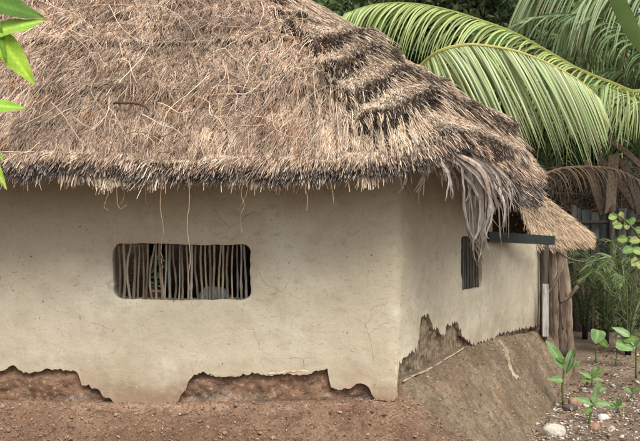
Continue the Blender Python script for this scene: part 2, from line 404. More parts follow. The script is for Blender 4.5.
# cobbled blue cloth seen through the bars
mb = MB(); g = 24
uu, vv_ = np.meshgrid(np.linspace(0, 1, g), np.linspace(0, 1, g), indexing='ij')
cx0, cx1 = at(196, 0, 6.4)[0], at(232, 0, 6.4)[0]
X = cx0 + (cx1 - cx0) * uu; Y = 6.33 + .25 * vv_ + .02 * np.sin(uu * 20); Zc = 1.02 + .21 * np.sin(np.pi * np.clip(vv_ * 1.1 + .1, 0, 1)) * (1 - .5 * (2 * uu - 1) ** 4) + .015 * fbm(np.stack([uu * 5, vv_ * 5, uu], -1), 3, 4)
ii = np.arange(g * g).reshape(g, g)
mb.add(np.stack([X, Y, Zc], -1).reshape(-1, 3), np.stack([ii[:-1, :-1], ii[1:, :-1], ii[1:, 1:], ii[:-1, 1:]], -1).reshape(-1, 4), (.55, .68, .74))
mb.box(cx0, 6.34, .3, cx1, 6.58, 1.03, (.55, .68, .74))
setp(mb.build('cloth_bundle', M_cloth, None, True), 'pale blue cloth bundle just behind the window bars', 'cloth')

# ------------------------------------------------------------------ plinth and ground
def plinth_top(s):
    t = np.array([px_side(p, 300)[0] for p in (401, 430, 461, 500, 540)])
    zz = [.615, .635, .655, .60, .475]
    return np.where(s < 0, .487, np.interp(s, t, zz))
def build_plinth():
    S = np.concatenate([np.arange(-LF, -.06, .016), np.arange(-.06, .06, .006), np.arange(.06, LS + .3, .016)])
    w_ = np.concatenate([[-.06], np.linspace(0, 1, 90) ** 1.0])
    S2, W2_ = np.meshgrid(S, w_, indexing='ij'); P, Nn = path(S2)
    bw_ = .08 + .55 * np.maximum(W2_, 0); b = np.clip((S2 + .02 + .3 * bw_ - .02) / bw_, 0, 1); b = b * b * (3 - 2 * b)
    wid = (1 - b) * 1.0 + b * np.interp(S2, [0, 1.2, 3, LS + .3], [.66, .62, .42, .30])
    z0_ = (1 - b) * .475 + b * plinth_top(np.maximum(S2, 0))
    t = np.maximum(W2_, 0)
    pf = np.where(t < .08, 1 - t * .5, .96 - (t - .08) / .92 * 1.0)
    ps = 1 - (.55 * t + .9 * t ** 2 - .45 * t ** 4) / 1.0
    prof = (1 - b) * pf + b * ps
    Z = z0_ * prof - .03 * (t >= .999)
    Bp = P + Nn * (np.where(W2_ < 0, -.06, W2_ * wid))[..., None]
    q = np.stack([Bp[..., 0], Bp[..., 1], Z], -1)
    # rough eroded surface; down-slope rills on the side bank
    dz = .055 * fbm(q * 3, 3, 41) + .045 * fbm(q * 11, 5, 42, .66)
    rl = fbm(np.stack([S2 * 13 + W2_ * 2.2, W2_ * 1.5, S2 * 0], -1), 3, 44)
    dz = dz + b * .022 * rl + b * .014 * fbm(np.stack([S2 * 40 + W2_ * 9, W2_ * 5, S2 * 0], -1), 3, 45) - (1 - b) * .0
    dz = dz + (1 - b) * (.012 * np.abs(fbm(q * 26, 3, 46)))
    dz *= np.clip(t * 14, .25, 1)
    V = np.stack([Bp[..., 0], Bp[..., 1], Z + dz], -1)
    c = np.ones(S2.shape + (3,))
    side = np.array([.98, 1.17, 1.2]) * (1 + .30 * fbm(np.stack([S2 * 12 + W2_ * 4, W2_ * 4, S2 * 0], -1), 4, 47))[..., None]; top = np.array([1.12, 1.1, 1.08])
    c = c * (1 - b[..., None]) + side * b[..., None]
    led = np.clip(1 - np.abs(t - .05) / .08, 0, 1)[..., None] * (1 - b[..., None])
    c = c * (1 + .5 * led * np.array([1, 1.12, 1.25])) * (1 - .18 * np.clip((t[..., None] - .2) * 5, 0, 1) * (1 - b[..., None])); c = c * (1 + .3 * fbm(q * 5, 4, 48))[..., None]
    nS, nT = S2.shape; idx = np.arange(nS * nT).reshape(nS, nT)
    f = np.stack([idx[:-1, :-1], idx[1:, :-1], idx[1:, 1:], idx[:-1, 1:]], -1).reshape(-1, 4)
    mb = MB(); mb.add(V.reshape(-1, 3), f, c.reshape(-1, 3))
    o = mb.build('plinth', M_plinth, hut, True)
    return V, S2, b
PV, PS, PB = build_plinth()
i0, i1 = np.searchsorted(PS[:, 0], .03), np.searchsorted(PS[:, 0], px_side(462, 300)[0]); kk = np.arange(i0, i1, 3)
mb = MB(); rd_ = PV[kk, 3].copy(); rd_[:, 2] = np.convolve(np.pad(rd_[:, 2], 4, 'edge'), np.ones(9) / 9, 'valid') + .006
rd_[:, 2] += -.022 * np.sin(np.linspace(0, np.pi, len(kk))) + .006 * n1(kk * .06, 15) + .008; rd_ = rd_ + np.array([.008, -.008, .0]); mb.tube(rd_ + .009 * np.column_stack([n1(kk * .2, 5)] * 3), .008 * (1 + .4 * n1(kk * .12, 2)), 7, (.85, .82, .78), flat=.8); mb.build('plaster_ridge', M_ridge, hut, True)
# smooth remnant of pale plaster on the side bank
def bank_pt(s, t, out=.006):
    i = np.clip(np.searchsorted(PS[:, 0], s), 0, PS.shape[0] - 1); j = 1 + int(np.clip(t, 0, 1) * 89)
    return PV[i, j] + np.array([.6, -.5, .6]) * out
mb = MB(); rows = []
for k in range(18):
    t = .05 + .50 * k / 17; wv = .05 * math.sin(math.pi * (k + 2) / 21) ** .5 + .006 * math.sin(k * 1.7); s0 = 2.42 - .5 * t + .08 * math.sin(k * .35)
    rows.append([bank_pt(s0 + dx * wv * 2, t, .012 - .02 * abs(dx)) for dx in (-1, -.5, 0, .5, 1)])
rows = np.array(rows); ii = np.arange(90).reshape(18, 5)
mb.add(rows.reshape(-1, 3), np.stack([ii[:-1, :-1], ii[1:, :-1], ii[1:, 1:], ii[:-1, 1:]], -1).reshape(-1, 4), (.72, .70, .66))
mb.build('plaster_patch', M_ridge, hut, True)

mb = MB()
def gspace(a, b, c, n1_, n2_):  # dense near, sparse far
    return np.concatenate([np.linspace(-300, a, 12)[:-1], np.linspace(a, b, n1_), np.linspace(b, c, n2_)[1:], [60, 150, 400]])
gx = gspace(-6, 0, 7, 30, 180); gy = np.concatenate([[-200, -60, -20, -5], np.linspace(0, 4, 12), np.linspace(4.05, 14, 220), np.linspace(14.3, 30, 30), [60, 150, 500]])
G1, G2 = np.meshgrid(gx, gy, indexing='ij')
def ground_z(x, y):
    q = np.stack([x, y, x * 0], -1)
    near = np.exp(-((x - 3) ** 2 + (y - 9) ** 2) / 80)
    return (.05 * fbm(q * .7, 3, 51) + .022 * fbm(q * 5, 3, 52)) * near - .01
GZ = ground_z(G1, G2)
ii = np.arange(G1.size).reshape(G1.shape)
mb.add(np.stack([G1, G2, GZ], -1).reshape(-1, 3), np.stack([ii[:-1, :-1], ii[1:, :-1], ii[1:, 1:], ii[:-1, 1:]], -1).reshape(-1, 4))
setp(mb.build('ground', M_ground, None, True), kind='structure')

# ------------------------------------------------------------------ roof
KS = .17
N2 = -sn
FAR = np.array([2.12, 7.84])
def Dfun(x, y):
    d = np.stack([y - 5.40, (C0[0] + .48 * sn[0] - x) * sn[0] + (C0[1] + .48 * sn[1] - y) * sn[1],
                  (FAR[0] - x) * .94 + (FAR[1] - y) * .342, x + 4.9, 12.4 - y], -1)
    m = d.min(-1, keepdims=True)
    return (m[..., 0] - KS * np.log(np.exp(-(d - m) / KS).sum(-1)))
def grad(x, y):
    e = 1e-3; return (Dfun(x + e, y) - Dfun(x - e, y)) / (2 * e), (Dfun(x, y + e) - Dfun(x, y - e)) / (2 * e)
cen = np.array([-1.4, 8.3]); th = np.linspace(0, 2 * np.pi, 4001)[:-1]
lo = np.zeros(4000); hi = np.full(4000, 9.0)
for _ in range(40):
    md = (lo + hi) / 2; inside = Dfun(cen[0] + md * np.cos(th), cen[1] + md * np.sin(th)) > 0
    lo = np.where(inside, md, lo); hi = np.where(inside, hi, md)
ring = np.column_stack([cen[0] + lo * np.cos(th), cen[1] + lo * np.sin(th)])
seg = np.linalg.norm(np.roll(ring, -1, 0) - ring, axis=1); cum = np.concatenate([[0], np.cumsum(seg)]); per = cum[-1]
NU = int(per / .03); su = np.linspace(0, per, NU + 1)
rr = np.vstack([ring, ring[:1]]); ring = np.column_stack([np.interp(su, cum, rr[:, i]) for i in (0, 1)])
DV = .02; NV = 140
G = np.zeros((NU + 1, NV, 2)); G[:, 0] = ring
for j in range(1, NV):
    x, y = G[:, j - 1, 0], G[:, j - 1, 1]; gx_, gy_ = grad(x, y); g2 = np.maximum(gx_ ** 2 + gy_ ** 2, .15)
    G[:, j, 0] = x + gx_ / g2 * DV; G[:, j, 1] = y + gy_ / g2 * DV
# marker along u: how much "hip" (layered courses); eave x on the ring
ux, uy = ring[:, 0], ring[:, 1]
ehip = 1 / (1 + np.exp(-(ux - .12) / .13)) * (uy < 10.5)
XL = [.48, .20, .02, -.04, -.28, -.30, -.3, -.3, -.3]
CL = [-.03, .21, .47, .69, .92, 1.18, 1.45, 1.7, 1.95]
EZ = 2.16
NB = 9
def hit_D(px, py):
    d = at(px, py, 1) - np.array([0, 0, CAMZ])
    for t in np.arange(5.2, 12, .01):
        p = np.array([0, 0, CAMZ]) + d * t; D = Dfun(p[0], p[1])
        if D > 0 and p[2] < EZ + .71 * D + .18 * (1 - math.exp(-D / .25)) + .03: break
    g = (G[..., 0] - p[0]) ** 2 + (G[..., 1] - p[1]) ** 2; g[ring[:, 1] > 9.5] = 99
    return np.unravel_index(np.argmin(g), g.shape)[0], float(D)
TIERS = [[(436, 160), (450, 153), (466, 150), (490, 157), (512, 154), (532, 152)],
 [(358, 127), (364, 133), (374, 131), (392, 121), (420, 111), (440, 108), (461, 111), (484, 124), (500, 134)],
 [(323, 88), (330, 98), (348, 102), (365, 95), (382, 84), (410, 79), (436, 84), (452, 90)],
 [(326, 70), (335, 74), (351, 66), (382, 55), (402, 54)],
 [(284, 48), (290, 53), (303, 55), (324, 48), (345, 40), (368, 38)],
 [(274, 12), (284, 17), (303, 16), (334, 12), (350, 14)]]
HITS = [np.array(sorted(h for h in (hit_D(*p) for p in t) if h[0] > 600 and h[1] > -.05)) for t in TIERS]
def course_edges(u_idx):
    out = []
    for i in range(NB):
        h_ = HITS[min(i, 5)]; h_ = h_[np.argsort(h_[:, 0])]
        D_ = np.interp(u_idx, h_[:, 0], h_[:, 1]) + (.28 * (i - 5) if i > 5 else 0)
        if i == 0: D_ = np.maximum(D_, .012)
        fl_ = [.02, .40, .52, .95, 1.10, 1.5, 1.8, 2.1, 2.4][i] if i else .02
        far = np.clip((ulo(h_) - u_idx) * usgn / 8.0, 0, 1)
        D_ = D_ * (1 - far) + fl_ * far
        out.append(D_ + .020 * n1(su[u_idx] * 9 + i * 3, 80 + i, 3) + far * .04 * n1(su[u_idx] * 1.3 + i, 70 + i, 2))
    out = np.array(out)
    for i in range(1, NB): out[i] = np.maximum(out[i], out[i - 1] + .10)
    return out
usgn = 1 if HITS[1][0, 0] < HITS[1][-1, 0] else -1
def ulo(h_): return h_[0, 0] if usgn == 1 else h_[-1, 0]
def uhi(h_): return h_[-1, 0] if usgn == 1 else h_[0, 0]
CE = course_edges(np.arange(NU + 1))    # NB x NU
vD = np.arange(NV) * DV
# left ends of the courses sag down-slope just left of the hip
UA = np.arange(NU + 1)
ONH = [np.clip((UA - ulo(HITS[min(i, 5)])) * usgn / 3. + .6, 0, 1) * np.clip((uhi(HITS[min(i, 5)]) - UA) * usgn / 12. + 1.6, .15, 1) * (uy < 9.5) for i in range(NB)]
saw = np.zeros((NU + 1, NV)); dist_edge = np.full((NU + 1, NV), 9.0)
DVV = np.tile(vD, (NU + 1, 1)); 
# amplitude fades along each patch so that steps are broken lobes
for i in range(NB):
    lobe = np.clip(1.0 + .35 * n1(su * 1.5 + i * 5.1, 90 + i, 2), .45, 1.25)
    hx = G[:, :, 0][np.arange(NU + 1), np.clip(((CE[i]) / DV).astype(int), 0, NV - 1)]
    upper = CE[i + 1] if i < NB - 1 else CE[i] + .3
    fr = (DVV - CE[i][:, None]) / (upper - CE[i])[:, None]
    onhip = ONH[i]
    A = (.014 + .022 * (i in (1, 3)) + .125 * onhip * lobe * (.5 if i >= 5 else 1))[:, None]
    inb = (fr >= 0) & (fr < 1)
    prof = (1 - fr) ** 1.15 * np.clip(fr * 14, 0, 1)
    saw = np.where(inb, A * prof, saw)
    dist_edge = np.where(inb, np.clip(DVV - CE[i][:, None], 0, 9), dist_edge)
low = DVV < CE[0][:, None]
saw = np.where(low, .03, saw); 
def base_z(D, ux_, uy_):
    lift = .10 * np.exp(-((ux_ - .85) / .35) ** 2 - ((uy_ - 5.6) / .6) ** 2)
    z = EZ + .71 * D + .18 * (1 - np.exp(-D / .25)) - .03 * np.exp(-D / .12) * 3
    far = np.clip((uy_ - 6.3) / 1.5, 0, 1) * (ux_ > 0)
    return z + (lift + .05 * far) * np.exp(-D / .35)
q = np.stack([G[..., 0], G[..., 1], np.zeros(G.shape[:2])], -1)
lump = .045 * fbm(q * 1.3, 3, 71) + .022 * fbm(q * 6, 3, 72)
RZ = base_z(DVV, ux[:, None] + 0 * DVV, uy[:, None] + 0 * DVV)
nrm_h = .68; gxx, gyy = grad(G[..., 0], G[..., 1]); gl = np.hypot(gxx, gyy) + 1e-6
off = saw + lump
RP = np.stack([G[..., 0] - gxx / gl * off * .67, G[..., 1] - gyy / gl * off * .67, RZ + off * .74], -1)   # outer surface
mb = MB()
nU, nV = RP.shape[:2]; idx = np.arange(nU * nV).reshape(nU, nV)
mb.add((RP - np.array([0, 0, .02])).reshape(-1, 3), np.stack([idx[:-1, :-1], idx[:-1, 1:], idx[1:, 1:], idx[1:, :-1]], -1).reshape(-1, 4), (1, 1, 1), 0)
# eave lip and underside: from the outer rim down and then inward up the rafters
thick = .10 + .20 * np.clip((uy - 6.0) / 1.4, 0, 1) * (ux > 0) - .05 * np.exp(-((ux - .8) / .3) ** 2) * (uy < 6)
o_ = np.stack([-gxx[:, 0] / gl[:, 0], -gyy[:, 0] / gl[:, 0]], -1)
rim = RP[:, 0] - np.array([0, 0, .03])
def und(k, inn, up):
    j = int(inn / DV)
    return np.column_stack([G[:, j], RP[:, 0, 2] - thick + up])
und0 = np.column_stack([ring - o_ * .05, rim[:, 2] - thick * .8]); 
rows = [rim, und0, und(0, .12, .02), und(0, .5, .36), und(0, 1.2, 1.0), und(0, 2.6, 2.3)]
for a_, b_ in zip(rows[:-1], rows[1:]):
    mb.add(np.vstack([a_, b_]), [(i, i + 1, nU + i + 1, nU + i) for i in range(nU - 1)], (1, 1, 1), 0)

def palette(n, kind, r):
    pal = {
     'front': [((.49, .365, .265), 28), ((.64, .51, .385), 13), ((.40, .275, .19), 27), ((.26, .165, .11), 20), ((.13, .09, .07), 8), ((.44, .36, .31), 10)],
     'hip': [((.55, .42, .30), 30), ((.68, .56, .42), 20), ((.40, .30, .22), 24), ((.26, .19, .14), 12), ((.12, .09, .07), 4), ((.47, .42, .37), 10)],
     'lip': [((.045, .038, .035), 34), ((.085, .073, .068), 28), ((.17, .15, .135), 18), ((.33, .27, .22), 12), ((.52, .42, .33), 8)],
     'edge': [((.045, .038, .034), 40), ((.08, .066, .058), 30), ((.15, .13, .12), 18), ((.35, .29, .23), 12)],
     'new': [((.58, .44, .30), 40), ((.68, .54, .40), 22), ((.46, .33, .22), 24), ((.26, .18, .12), 14)]}[kind]
    c = np.array([p[0] for p in pal]); w_ = np.array([p[1] for p in pal], float); w_ /= w_.sum()
    return c[r.choice(len(c), n, p=w_)] * r.uniform(.82, 1.18, (n, 1))

def strands(mb, B, T, L, N_, ln, wd, az, lift, colr, colt, droop, r, curl=.0, mi=1):
    """B root points; T down-slope, L lateral, N normal; az yaw; lift of the tip; colours at root and tip"""
    n = len(B)
    d = T * np.cos(az)[:, None] + L * np.sin(az)[:, None]
    sdv = np.cross(d, N_); roll = r.normal(0, .6, n)
    sdv = sdv * np.cos(roll)[:, None] + N_ * np.sin(roll)[:, None]
    k = (r.uniform(-1, 1, n) * curl * ln)[:, None] * np.cross(d, N_)
    p0 = B - N_ * .012
    p1 = B + d * (ln * .5)[:, None] + N_ * (lift * .55)[:, None] + k
    p2 = B + d * ln[:, None] + N_ * lift[:, None] + np.array([0, 0, -1]) * (droop)[:, None]
    h = (wd / 2)[:, None] * sdv
    V = np.stack([p0 - h, p0 + h, p1 - h, p1 + h, p2 - h * .35, p2 + h * .35], 1).reshape(-1, 3)
    i = np.arange(n)[:, None] * 6
    F = np.concatenate([i + np.array([0, 1, 3, 2]), i + np.array([2, 3, 5, 4])])
    cm_ = colr * .7 + colt * .3; Cc = np.stack([colr, colr, cm_, cm_, colt, colt], 1).reshape(-1, 3)
    mb.add(V, F, Cc, mi)

def surf(u, v, P=None):
    P = RP if P is None else P
    i = np.clip(u.astype(int), 0, nU - 2); j = np.clip(v.astype(int), 0, nV - 2); a = (u - i)[:, None]; b_ = (v - j)[:, None]
    p00, p10, p01, p11 = P[i, j], P[i + 1, j], P[i, j + 1], P[i + 1, j + 1]
    p = (p00 * (1 - a) + p10 * a) * (1 - b_) + (p01 * (1 - a) + p11 * a) * b_
    return p, i, j
# visible sector
vis = (((ring[:, 1] < 8.6) & (ring[:, 0] > -3.3))).astype(float)
vis = np.maximum(vis, .22 * (ring[:, 1] < 11.5))
# smooth tangents from the undisplaced surface
SM = np.concatenate([G, RZ[..., None]], -1)
dU = np.gradient(SM, axis=0); dVv = np.gradient(SM, axis=1)
Ld = dU / (np.linalg.norm(dU, axis=-1, keepdims=True) + 1e-9); Td = -dVv / (np.linalg.norm(dVv, axis=-1, keepdims=True) + 1e-9)
Nd = np.cross(Ld, Td); Nd *= np.sign(Nd[..., 2:3]); Nd /= np.linalg.norm(Nd, axis=-1, keepdims=True) + 1e-9
area = np.linalg.norm(np.cross(dU, dVv), axis=-1) * vis[:, None]
area[:, 118:] = 0
r = np.random.default_rng(21)
def sample(n, wgt):
    p = wgt.ravel() / wgt.sum(); k = r.choice(p.size, n, p=p); i, j = np.unravel_index(k, wgt.shape)
    return i + r.random(n), j + r.random(n)
H2 = np.repeat(ehip[:, None], NV, 1)
for (n, layer) in ((280000, 0), (60000, 1), (22000, 2)):
    u, v = sample(n, area * (1 if layer == 0 else 1))
    B, i, j = surf(u, v); T, L, N_ = Td[i, j], Ld[i, j], Nd[i, j]
    hip = H2[i, j]; X = B[:, 0]
    ln = r.uniform(.05, .15, n) * (1 - .30 * (1 - hip)); wd = r.uniform(.0018, .0046, n) * (1 - .25 * (1 - hip))
    # how far down-slope the next edge is
    de = dist_edge[i, j]
    messy = (1 - hip)
    ln = np.where(hip > .5, np.minimum(ln, np.maximum(de * 1.2, .03) + r.uniform(.0, .02, n)), ln)
    fld = fbm(np.column_stack([B[:, 0] * 1.7, B[:, 1] * 1.7, B[:, 2] * 1.7]), 2, 201)
    azm = r.normal(0, 1, n) * (.15 + .20 * messy) + messy * (fld * .5)
    sgn = np.sign((L[:, 0] + 1e-9)); azm = azm + sgn * -.22 * messy * (X < .2)
    if layer == 1: azm = azm + r.normal(0, .55, n) * messy * (r.random(n) < .6)
    cu = 1.7 + .9 * (n1(v * .13 + 5, 240) > 0); ci = np.floor(u / cu + n1(v * .4, 241) * .8).astype(int); cj = np.floor(v / 3.2 + .5 * (ci % 2) + n1(u * .35, 242)).astype(int)
    hh = ((ci * 7919 + cj * 104729 + 12345) % 99991); tab = np.random.default_rng(77).normal(0, 1, (99991, 4)); ck = tab[hh]
    off_u = (u / cu - np.floor(u / cu) - .5) * cu * .03
    if layer == 2: ln = r.uniform(.14, .32, n); wd = r.uniform(.0025, .0048, n); azm = azm * .7
    else: azm = azm * .48 + ck[:, 0] * (.10 + .13 * messy) - np.clip(off_u / ln * .7, -.6, .6)
    ln = np.minimum(ln, v * DV * 1.25 + r.uniform(.01, .055, n))
    ohc = np.zeros(n); 
    for i_ in range(6): ohc = np.maximum(ohc, np.where(np.abs(v * DV - de - CE[i_][i]) < .03, ONH[i_][i], 0))
    ln = np.where(ohc > .3, np.minimum(ln, np.maximum(de * 1.15, .025) + r.uniform(.0, .018, n)), ln)
    lift = np.abs(r.normal(.003, .005, n)) + .004 * (layer == 1) + np.clip(ck[:, 1], 0, 2) * .007
    cf = palette(n, 'front', r); ch = palette(n, 'hip', r)
    pick = (r.random(n) < hip)[:, None]; c = np.where(pick, ch, cf)
    # weathering patches in the straw itself
    pt = fbm(np.column_stack([B[:, 0] * 2.2, B[:, 1] * 2.2, B[:, 2] * 3.5]), 3, 211)[:, None]
    gy2 = fbm(np.column_stack([B[:, 0] * 6, B[:, 1] * 6, B[:, 2] * 6]), 3, 215)[:, None]
    stv = fbm(np.column_stack([u * .16, v * .015, u * 0]), 3, 219)[:, None]
    c = c * (1 + .20 * np.clip(ck[:, 2:3], -1.8, 1.8) * (1 - .5 * hip[:, None])) * np.where(ck[:, 3:4] > 1.5 + hip[:, None], np.array([.62, .50, .42]), 1.)
    c = c * (1 + .40 * pt + .34 * gy2 + .45 * stv * messy[:, None]); c = np.maximum(c, .02)
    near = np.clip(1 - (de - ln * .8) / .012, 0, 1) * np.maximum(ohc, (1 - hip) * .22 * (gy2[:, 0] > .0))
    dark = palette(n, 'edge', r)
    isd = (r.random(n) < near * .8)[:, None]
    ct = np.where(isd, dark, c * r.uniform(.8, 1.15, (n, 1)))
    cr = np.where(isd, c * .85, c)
    strands(mb, B, T, L, N_, ln, wd, azm, lift, cr, ct, r.uniform(0, .012, n), r, curl=.05 + .0 * layer)
# ragged dark course edges: extra short strands right at each step
for i_ in range(0, 6):
    n = [4500, 6500, 4600, 3200, 3400, 1600][i_]
    wv = vis * ONH[i_] * (.35 if i_ >= 5 else 1) + (.02 + .22 * (i_ in (1, 3))) * vis * np.clip(n1(su * 2.2 + i_, 95, 2) + .2, 0, 1)
    iu = r.choice(nU, n, p=wv / wv.sum()); u = np.clip(iu + r.random(n), 0, nU - 2)
    vv2 = np.maximum(CE[i_][iu] + r.uniform(-.002, .012, n) + np.abs(r.normal(0, .005, n)), .02) / DV
    B, i, j = surf(u, vv2); T, L, N_ = Td[i, j], Ld[i, j], Nd[i, j]
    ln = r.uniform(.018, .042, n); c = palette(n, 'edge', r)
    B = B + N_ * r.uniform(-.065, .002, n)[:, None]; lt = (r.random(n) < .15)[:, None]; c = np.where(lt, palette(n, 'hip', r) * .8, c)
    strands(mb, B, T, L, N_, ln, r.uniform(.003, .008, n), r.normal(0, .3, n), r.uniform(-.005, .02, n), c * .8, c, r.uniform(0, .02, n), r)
# eave lip: the stacked cut ends
n = 60000
wv = vis / vis.sum(); iu = r.choice(nU, n, p=wv); a = r.random(n); u = np.clip(iu + a, 0, nU - 2)
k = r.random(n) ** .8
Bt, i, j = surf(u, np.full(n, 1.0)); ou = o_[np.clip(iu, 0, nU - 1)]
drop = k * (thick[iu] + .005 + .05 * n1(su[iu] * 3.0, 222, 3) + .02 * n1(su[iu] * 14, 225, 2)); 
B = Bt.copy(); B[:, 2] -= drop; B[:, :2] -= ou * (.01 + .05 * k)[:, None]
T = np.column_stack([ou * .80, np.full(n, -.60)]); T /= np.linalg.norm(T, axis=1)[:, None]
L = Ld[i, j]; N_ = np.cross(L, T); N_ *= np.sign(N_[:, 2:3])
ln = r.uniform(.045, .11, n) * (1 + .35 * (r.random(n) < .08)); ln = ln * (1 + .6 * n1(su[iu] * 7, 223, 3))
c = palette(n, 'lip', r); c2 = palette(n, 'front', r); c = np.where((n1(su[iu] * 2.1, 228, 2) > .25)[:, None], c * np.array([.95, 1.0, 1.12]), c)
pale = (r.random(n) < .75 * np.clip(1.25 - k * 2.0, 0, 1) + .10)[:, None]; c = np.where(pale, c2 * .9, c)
sg = np.sign(L[:, 0]) * -1
azl = r.normal(0, .2, n) + .35 * n1(su[iu] * 9, 226, 2) + sg * .34 * (B[:, 0] < .3) 
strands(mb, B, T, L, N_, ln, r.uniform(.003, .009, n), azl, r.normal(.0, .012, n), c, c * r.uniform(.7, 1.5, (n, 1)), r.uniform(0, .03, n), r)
# pale drooping tufts below the lip
n = 1500
tu = (.5 + n1(su * 5, 230, 3)) ** 6 * vis * (ring[:, 0] > -2.4) * (ring[:, 1] < 7); tu = np.maximum(tu, 0) + .02 * vis
iu = r.choice(nU, n, p=tu / tu.sum()); u = np.clip(iu + r.random(n), 0, nU - 2); Bt, i, j = surf(u, np.full(n, .5)); ou = o_[iu]
B = Bt.copy(); B[:, 2] -= thick[iu] * r.uniform(.6, 1.0, n); B[:, :2] -= ou * .03
T = np.column_stack([ou * .35, np.full(n, -.93)]); L = Ld[i, j]; N_ = np.cross(L, T)
c = palette(n, 'hip', r) * .9
strands(mb, B, T, L, N_, r.uniform(.05, .13, n), r.uniform(.004, .010, n), r.normal(0, .25, n), r.normal(0, .01, n), c * .7, c, r.uniform(0, .02, n), r)
roof = mb.build('roof', [M_body, M_thatch], hut, False)
roof['label'] = 'weathered straw thatch with dark broken courses around its corner'

def roof_hit(px, py):
    """march the view ray to the roof surface"""
    d = at(px, py, 1) - np.array([0, 0, CAMZ])
    for t in np.arange(5.2, 12, .01):
        p = np.array([0, 0, CAMZ]) + d * t
        D = Dfun(p[0], p[1])
        if D > 0 and p[2] < EZ + .71 * D + .18 * (1 - math.exp(-D / .25)) + .03: return p
    return np.array([0, 0, CAMZ]) + d * 7

# dry creepers on the roof, each a thing
VINE = [((.43, .31, .21), 'tan'), ((.58, .46, .34), 'pale'), ((.20, .12, .075), 'brown')]
def creeper(pts, rad, c, label, group, off=.02, n=None):
    P = np.array([roof_hit(*p) if len(p) == 2 else at(*p) for p in pts]); n = n or len(pts) * 9
    q = spline(P, n); q = q + np.array([0, -.7, .7]) * off
    q += .008 * np.column_stack([n1(np.arange(n) * .45 + s_ * 9, 300 + s_) for s_ in range(3)])
    m_ = MB(); m_.tube(q, np.linspace(rad, rad * .5, n), 5, c)
    return setp(m_.build('dry_creeper', M_dry, None, True), label, 'dry vine', group)
GV = 'dry creeper stems lying over the thatch'
LV = 'one of the many short thin dry stems tangled over the thatch'
named = [([(0, 142), (18, 120), (45, 88), (68, 62), (95, 44), (130, 36)], 'long tan creeper curving up the far left of the thatch'),
 ([(52, 105), (66, 122), (78, 140), (86, 150)], 'tan creeper slanting down near the left leaves on the thatch'),
 ([(68, 34), (90, 55), (98, 75), (92, 96), (108, 120), (118, 140)], 'wavy tan creeper left of the dark twig on the thatch'),
 ([(130, 62), (131, 80), (131, 100)], 'straight upright pale creeper above the dark twig'),
 ([(192, 50), (199, 80), (198, 110), (200, 132)], 'pale upright creeper right of the dark twig'),
 ([(150, 60), (160, 90), (155, 108), (160, 125)], 'crooked tan creeper between two upright ones on the thatch'),
 ([(232, 60), (248, 75), (262, 88), (266, 112), (258, 132)], 'hooked tan creeper curving round near the middle of the thatch'),
 ([(262, 145), (290, 120), (312, 98), (336, 86)], 'tan creeper rising beside the lowest dark course'),
 ([(296, 66), (300, 84), (315, 92), (322, 110), (336, 124)], 'looped creeper just left of the black course edges'),
 ([(235, 130), (268, 128), (292, 118)], 'short level creeper under the hooked one'),
 ([(40, 22), (70, 14), (105, 8), (150, 10)], 'creeper running along the top left of the thatch'),
 ([(180, 5), (196, 18), (214, 28), (240, 30), (262, 22)], 'sagging creeper near the top middle of the thatch'),
 ([(245, 40), (272, 28), (300, 22)], 'rising creeper touching the topmost dark course')]
for pts, lab in named: creeper(pts, .0042, np.array(VINE[0][0]) * rng.uniform(.7, 1.1), lab, GV, .03)
for k in range(110):
    x0, y0 = (rng.uniform(0, 300), rng.uniform(0, 150)) if k % 3 else (rng.uniform(180, 320), rng.uniform(0, 120))
    a_ = rng.uniform(-.5, 2.2); L_ = rng.uniform(25, 85); pts = [(x0, y0)]
    for _ in range(3):
        a_ += rng.normal(0, .55); x0 += math.cos(a_) * L_ / 3; y0 += math.sin(a_) * L_ / 3; pts.append((min(max(x0, -20), 330), min(max(y0, -25), 158)))
    creeper(pts, rng.uniform(.0020, .0040), np.array(VINE[(k * 7) % 3][0]) * rng.uniform(.55, 1.15), LV, GV, .05)
m_ = creeper([(114, 106), (124, 107), (135, 107), (145, 110), (150, 114)], .011, (.07, .045, .03), 'short thick dark twig stuck in the thatch above the window', None, .03)
m_['category'] = 'twig'; m_.name = 'dark_twig'
hang = [([(160, 150, 5.38), (162, 180, 5.38), (160, 205, 5.4), (163, 225, 5.4), (161, 248, 5.42), (162, 262, 5.42), (163, 298, 5.42)], .0035, 'longest creeper hanging from the eave over the left half of the window'),
 ([(189, 178, 5.38), (189, 205, 5.4), (187, 226, 5.4), (190, 252, 5.4), (188, 280, 5.41), (192, 296, 5.42), (191, 304, 5.42)], .0042, 'creeper hanging from the eave to below the middle of the window'),
 ([(246, 178, 5.4), (241, 192, 5.4), (244, 206, 5.4), (240, 218, 5.4), (242, 234, 5.4)], .003, 'creeper hanging from the eave right of the window'),
 ([(248, 180, 5.39), (246, 195, 5.39), (238, 212, 5.39)], .002, 'short forked creeper hanging right of the window'),
 ([(107, 180, 5.4), (108, 194, 5.4), (104, 206, 5.41), (108, 210, 5.41)], .003, 'short curly creeper hanging leftmost under the eave'),
 ([(116, 180, 5.4), (117, 200, 5.4), (120, 209, 5.4), (126, 205, 5.4)], .003, 'hooked creeper hanging second from the left under the eave'),
 ([(122, 182, 5.4), (124, 196, 5.4), (121, 204, 5.4)], .0022, 'tiny creeper beside the hooked one under the eave'),
 ([(145, 182, 5.4), (146, 205, 5.4)], .002, 'short straight creeper hanging above the window corner'),
 ([(280, 180, 5.42), (305, 190, 5.42), (307, 212, 5.42)], .005, 'stiff straw wisp hanging from the eave between window and corner'),
 ([(331, 182, 5.42), (334, 205, 5.42)], .005, 'stiff straw wisp hanging from the eave nearest the corner')]
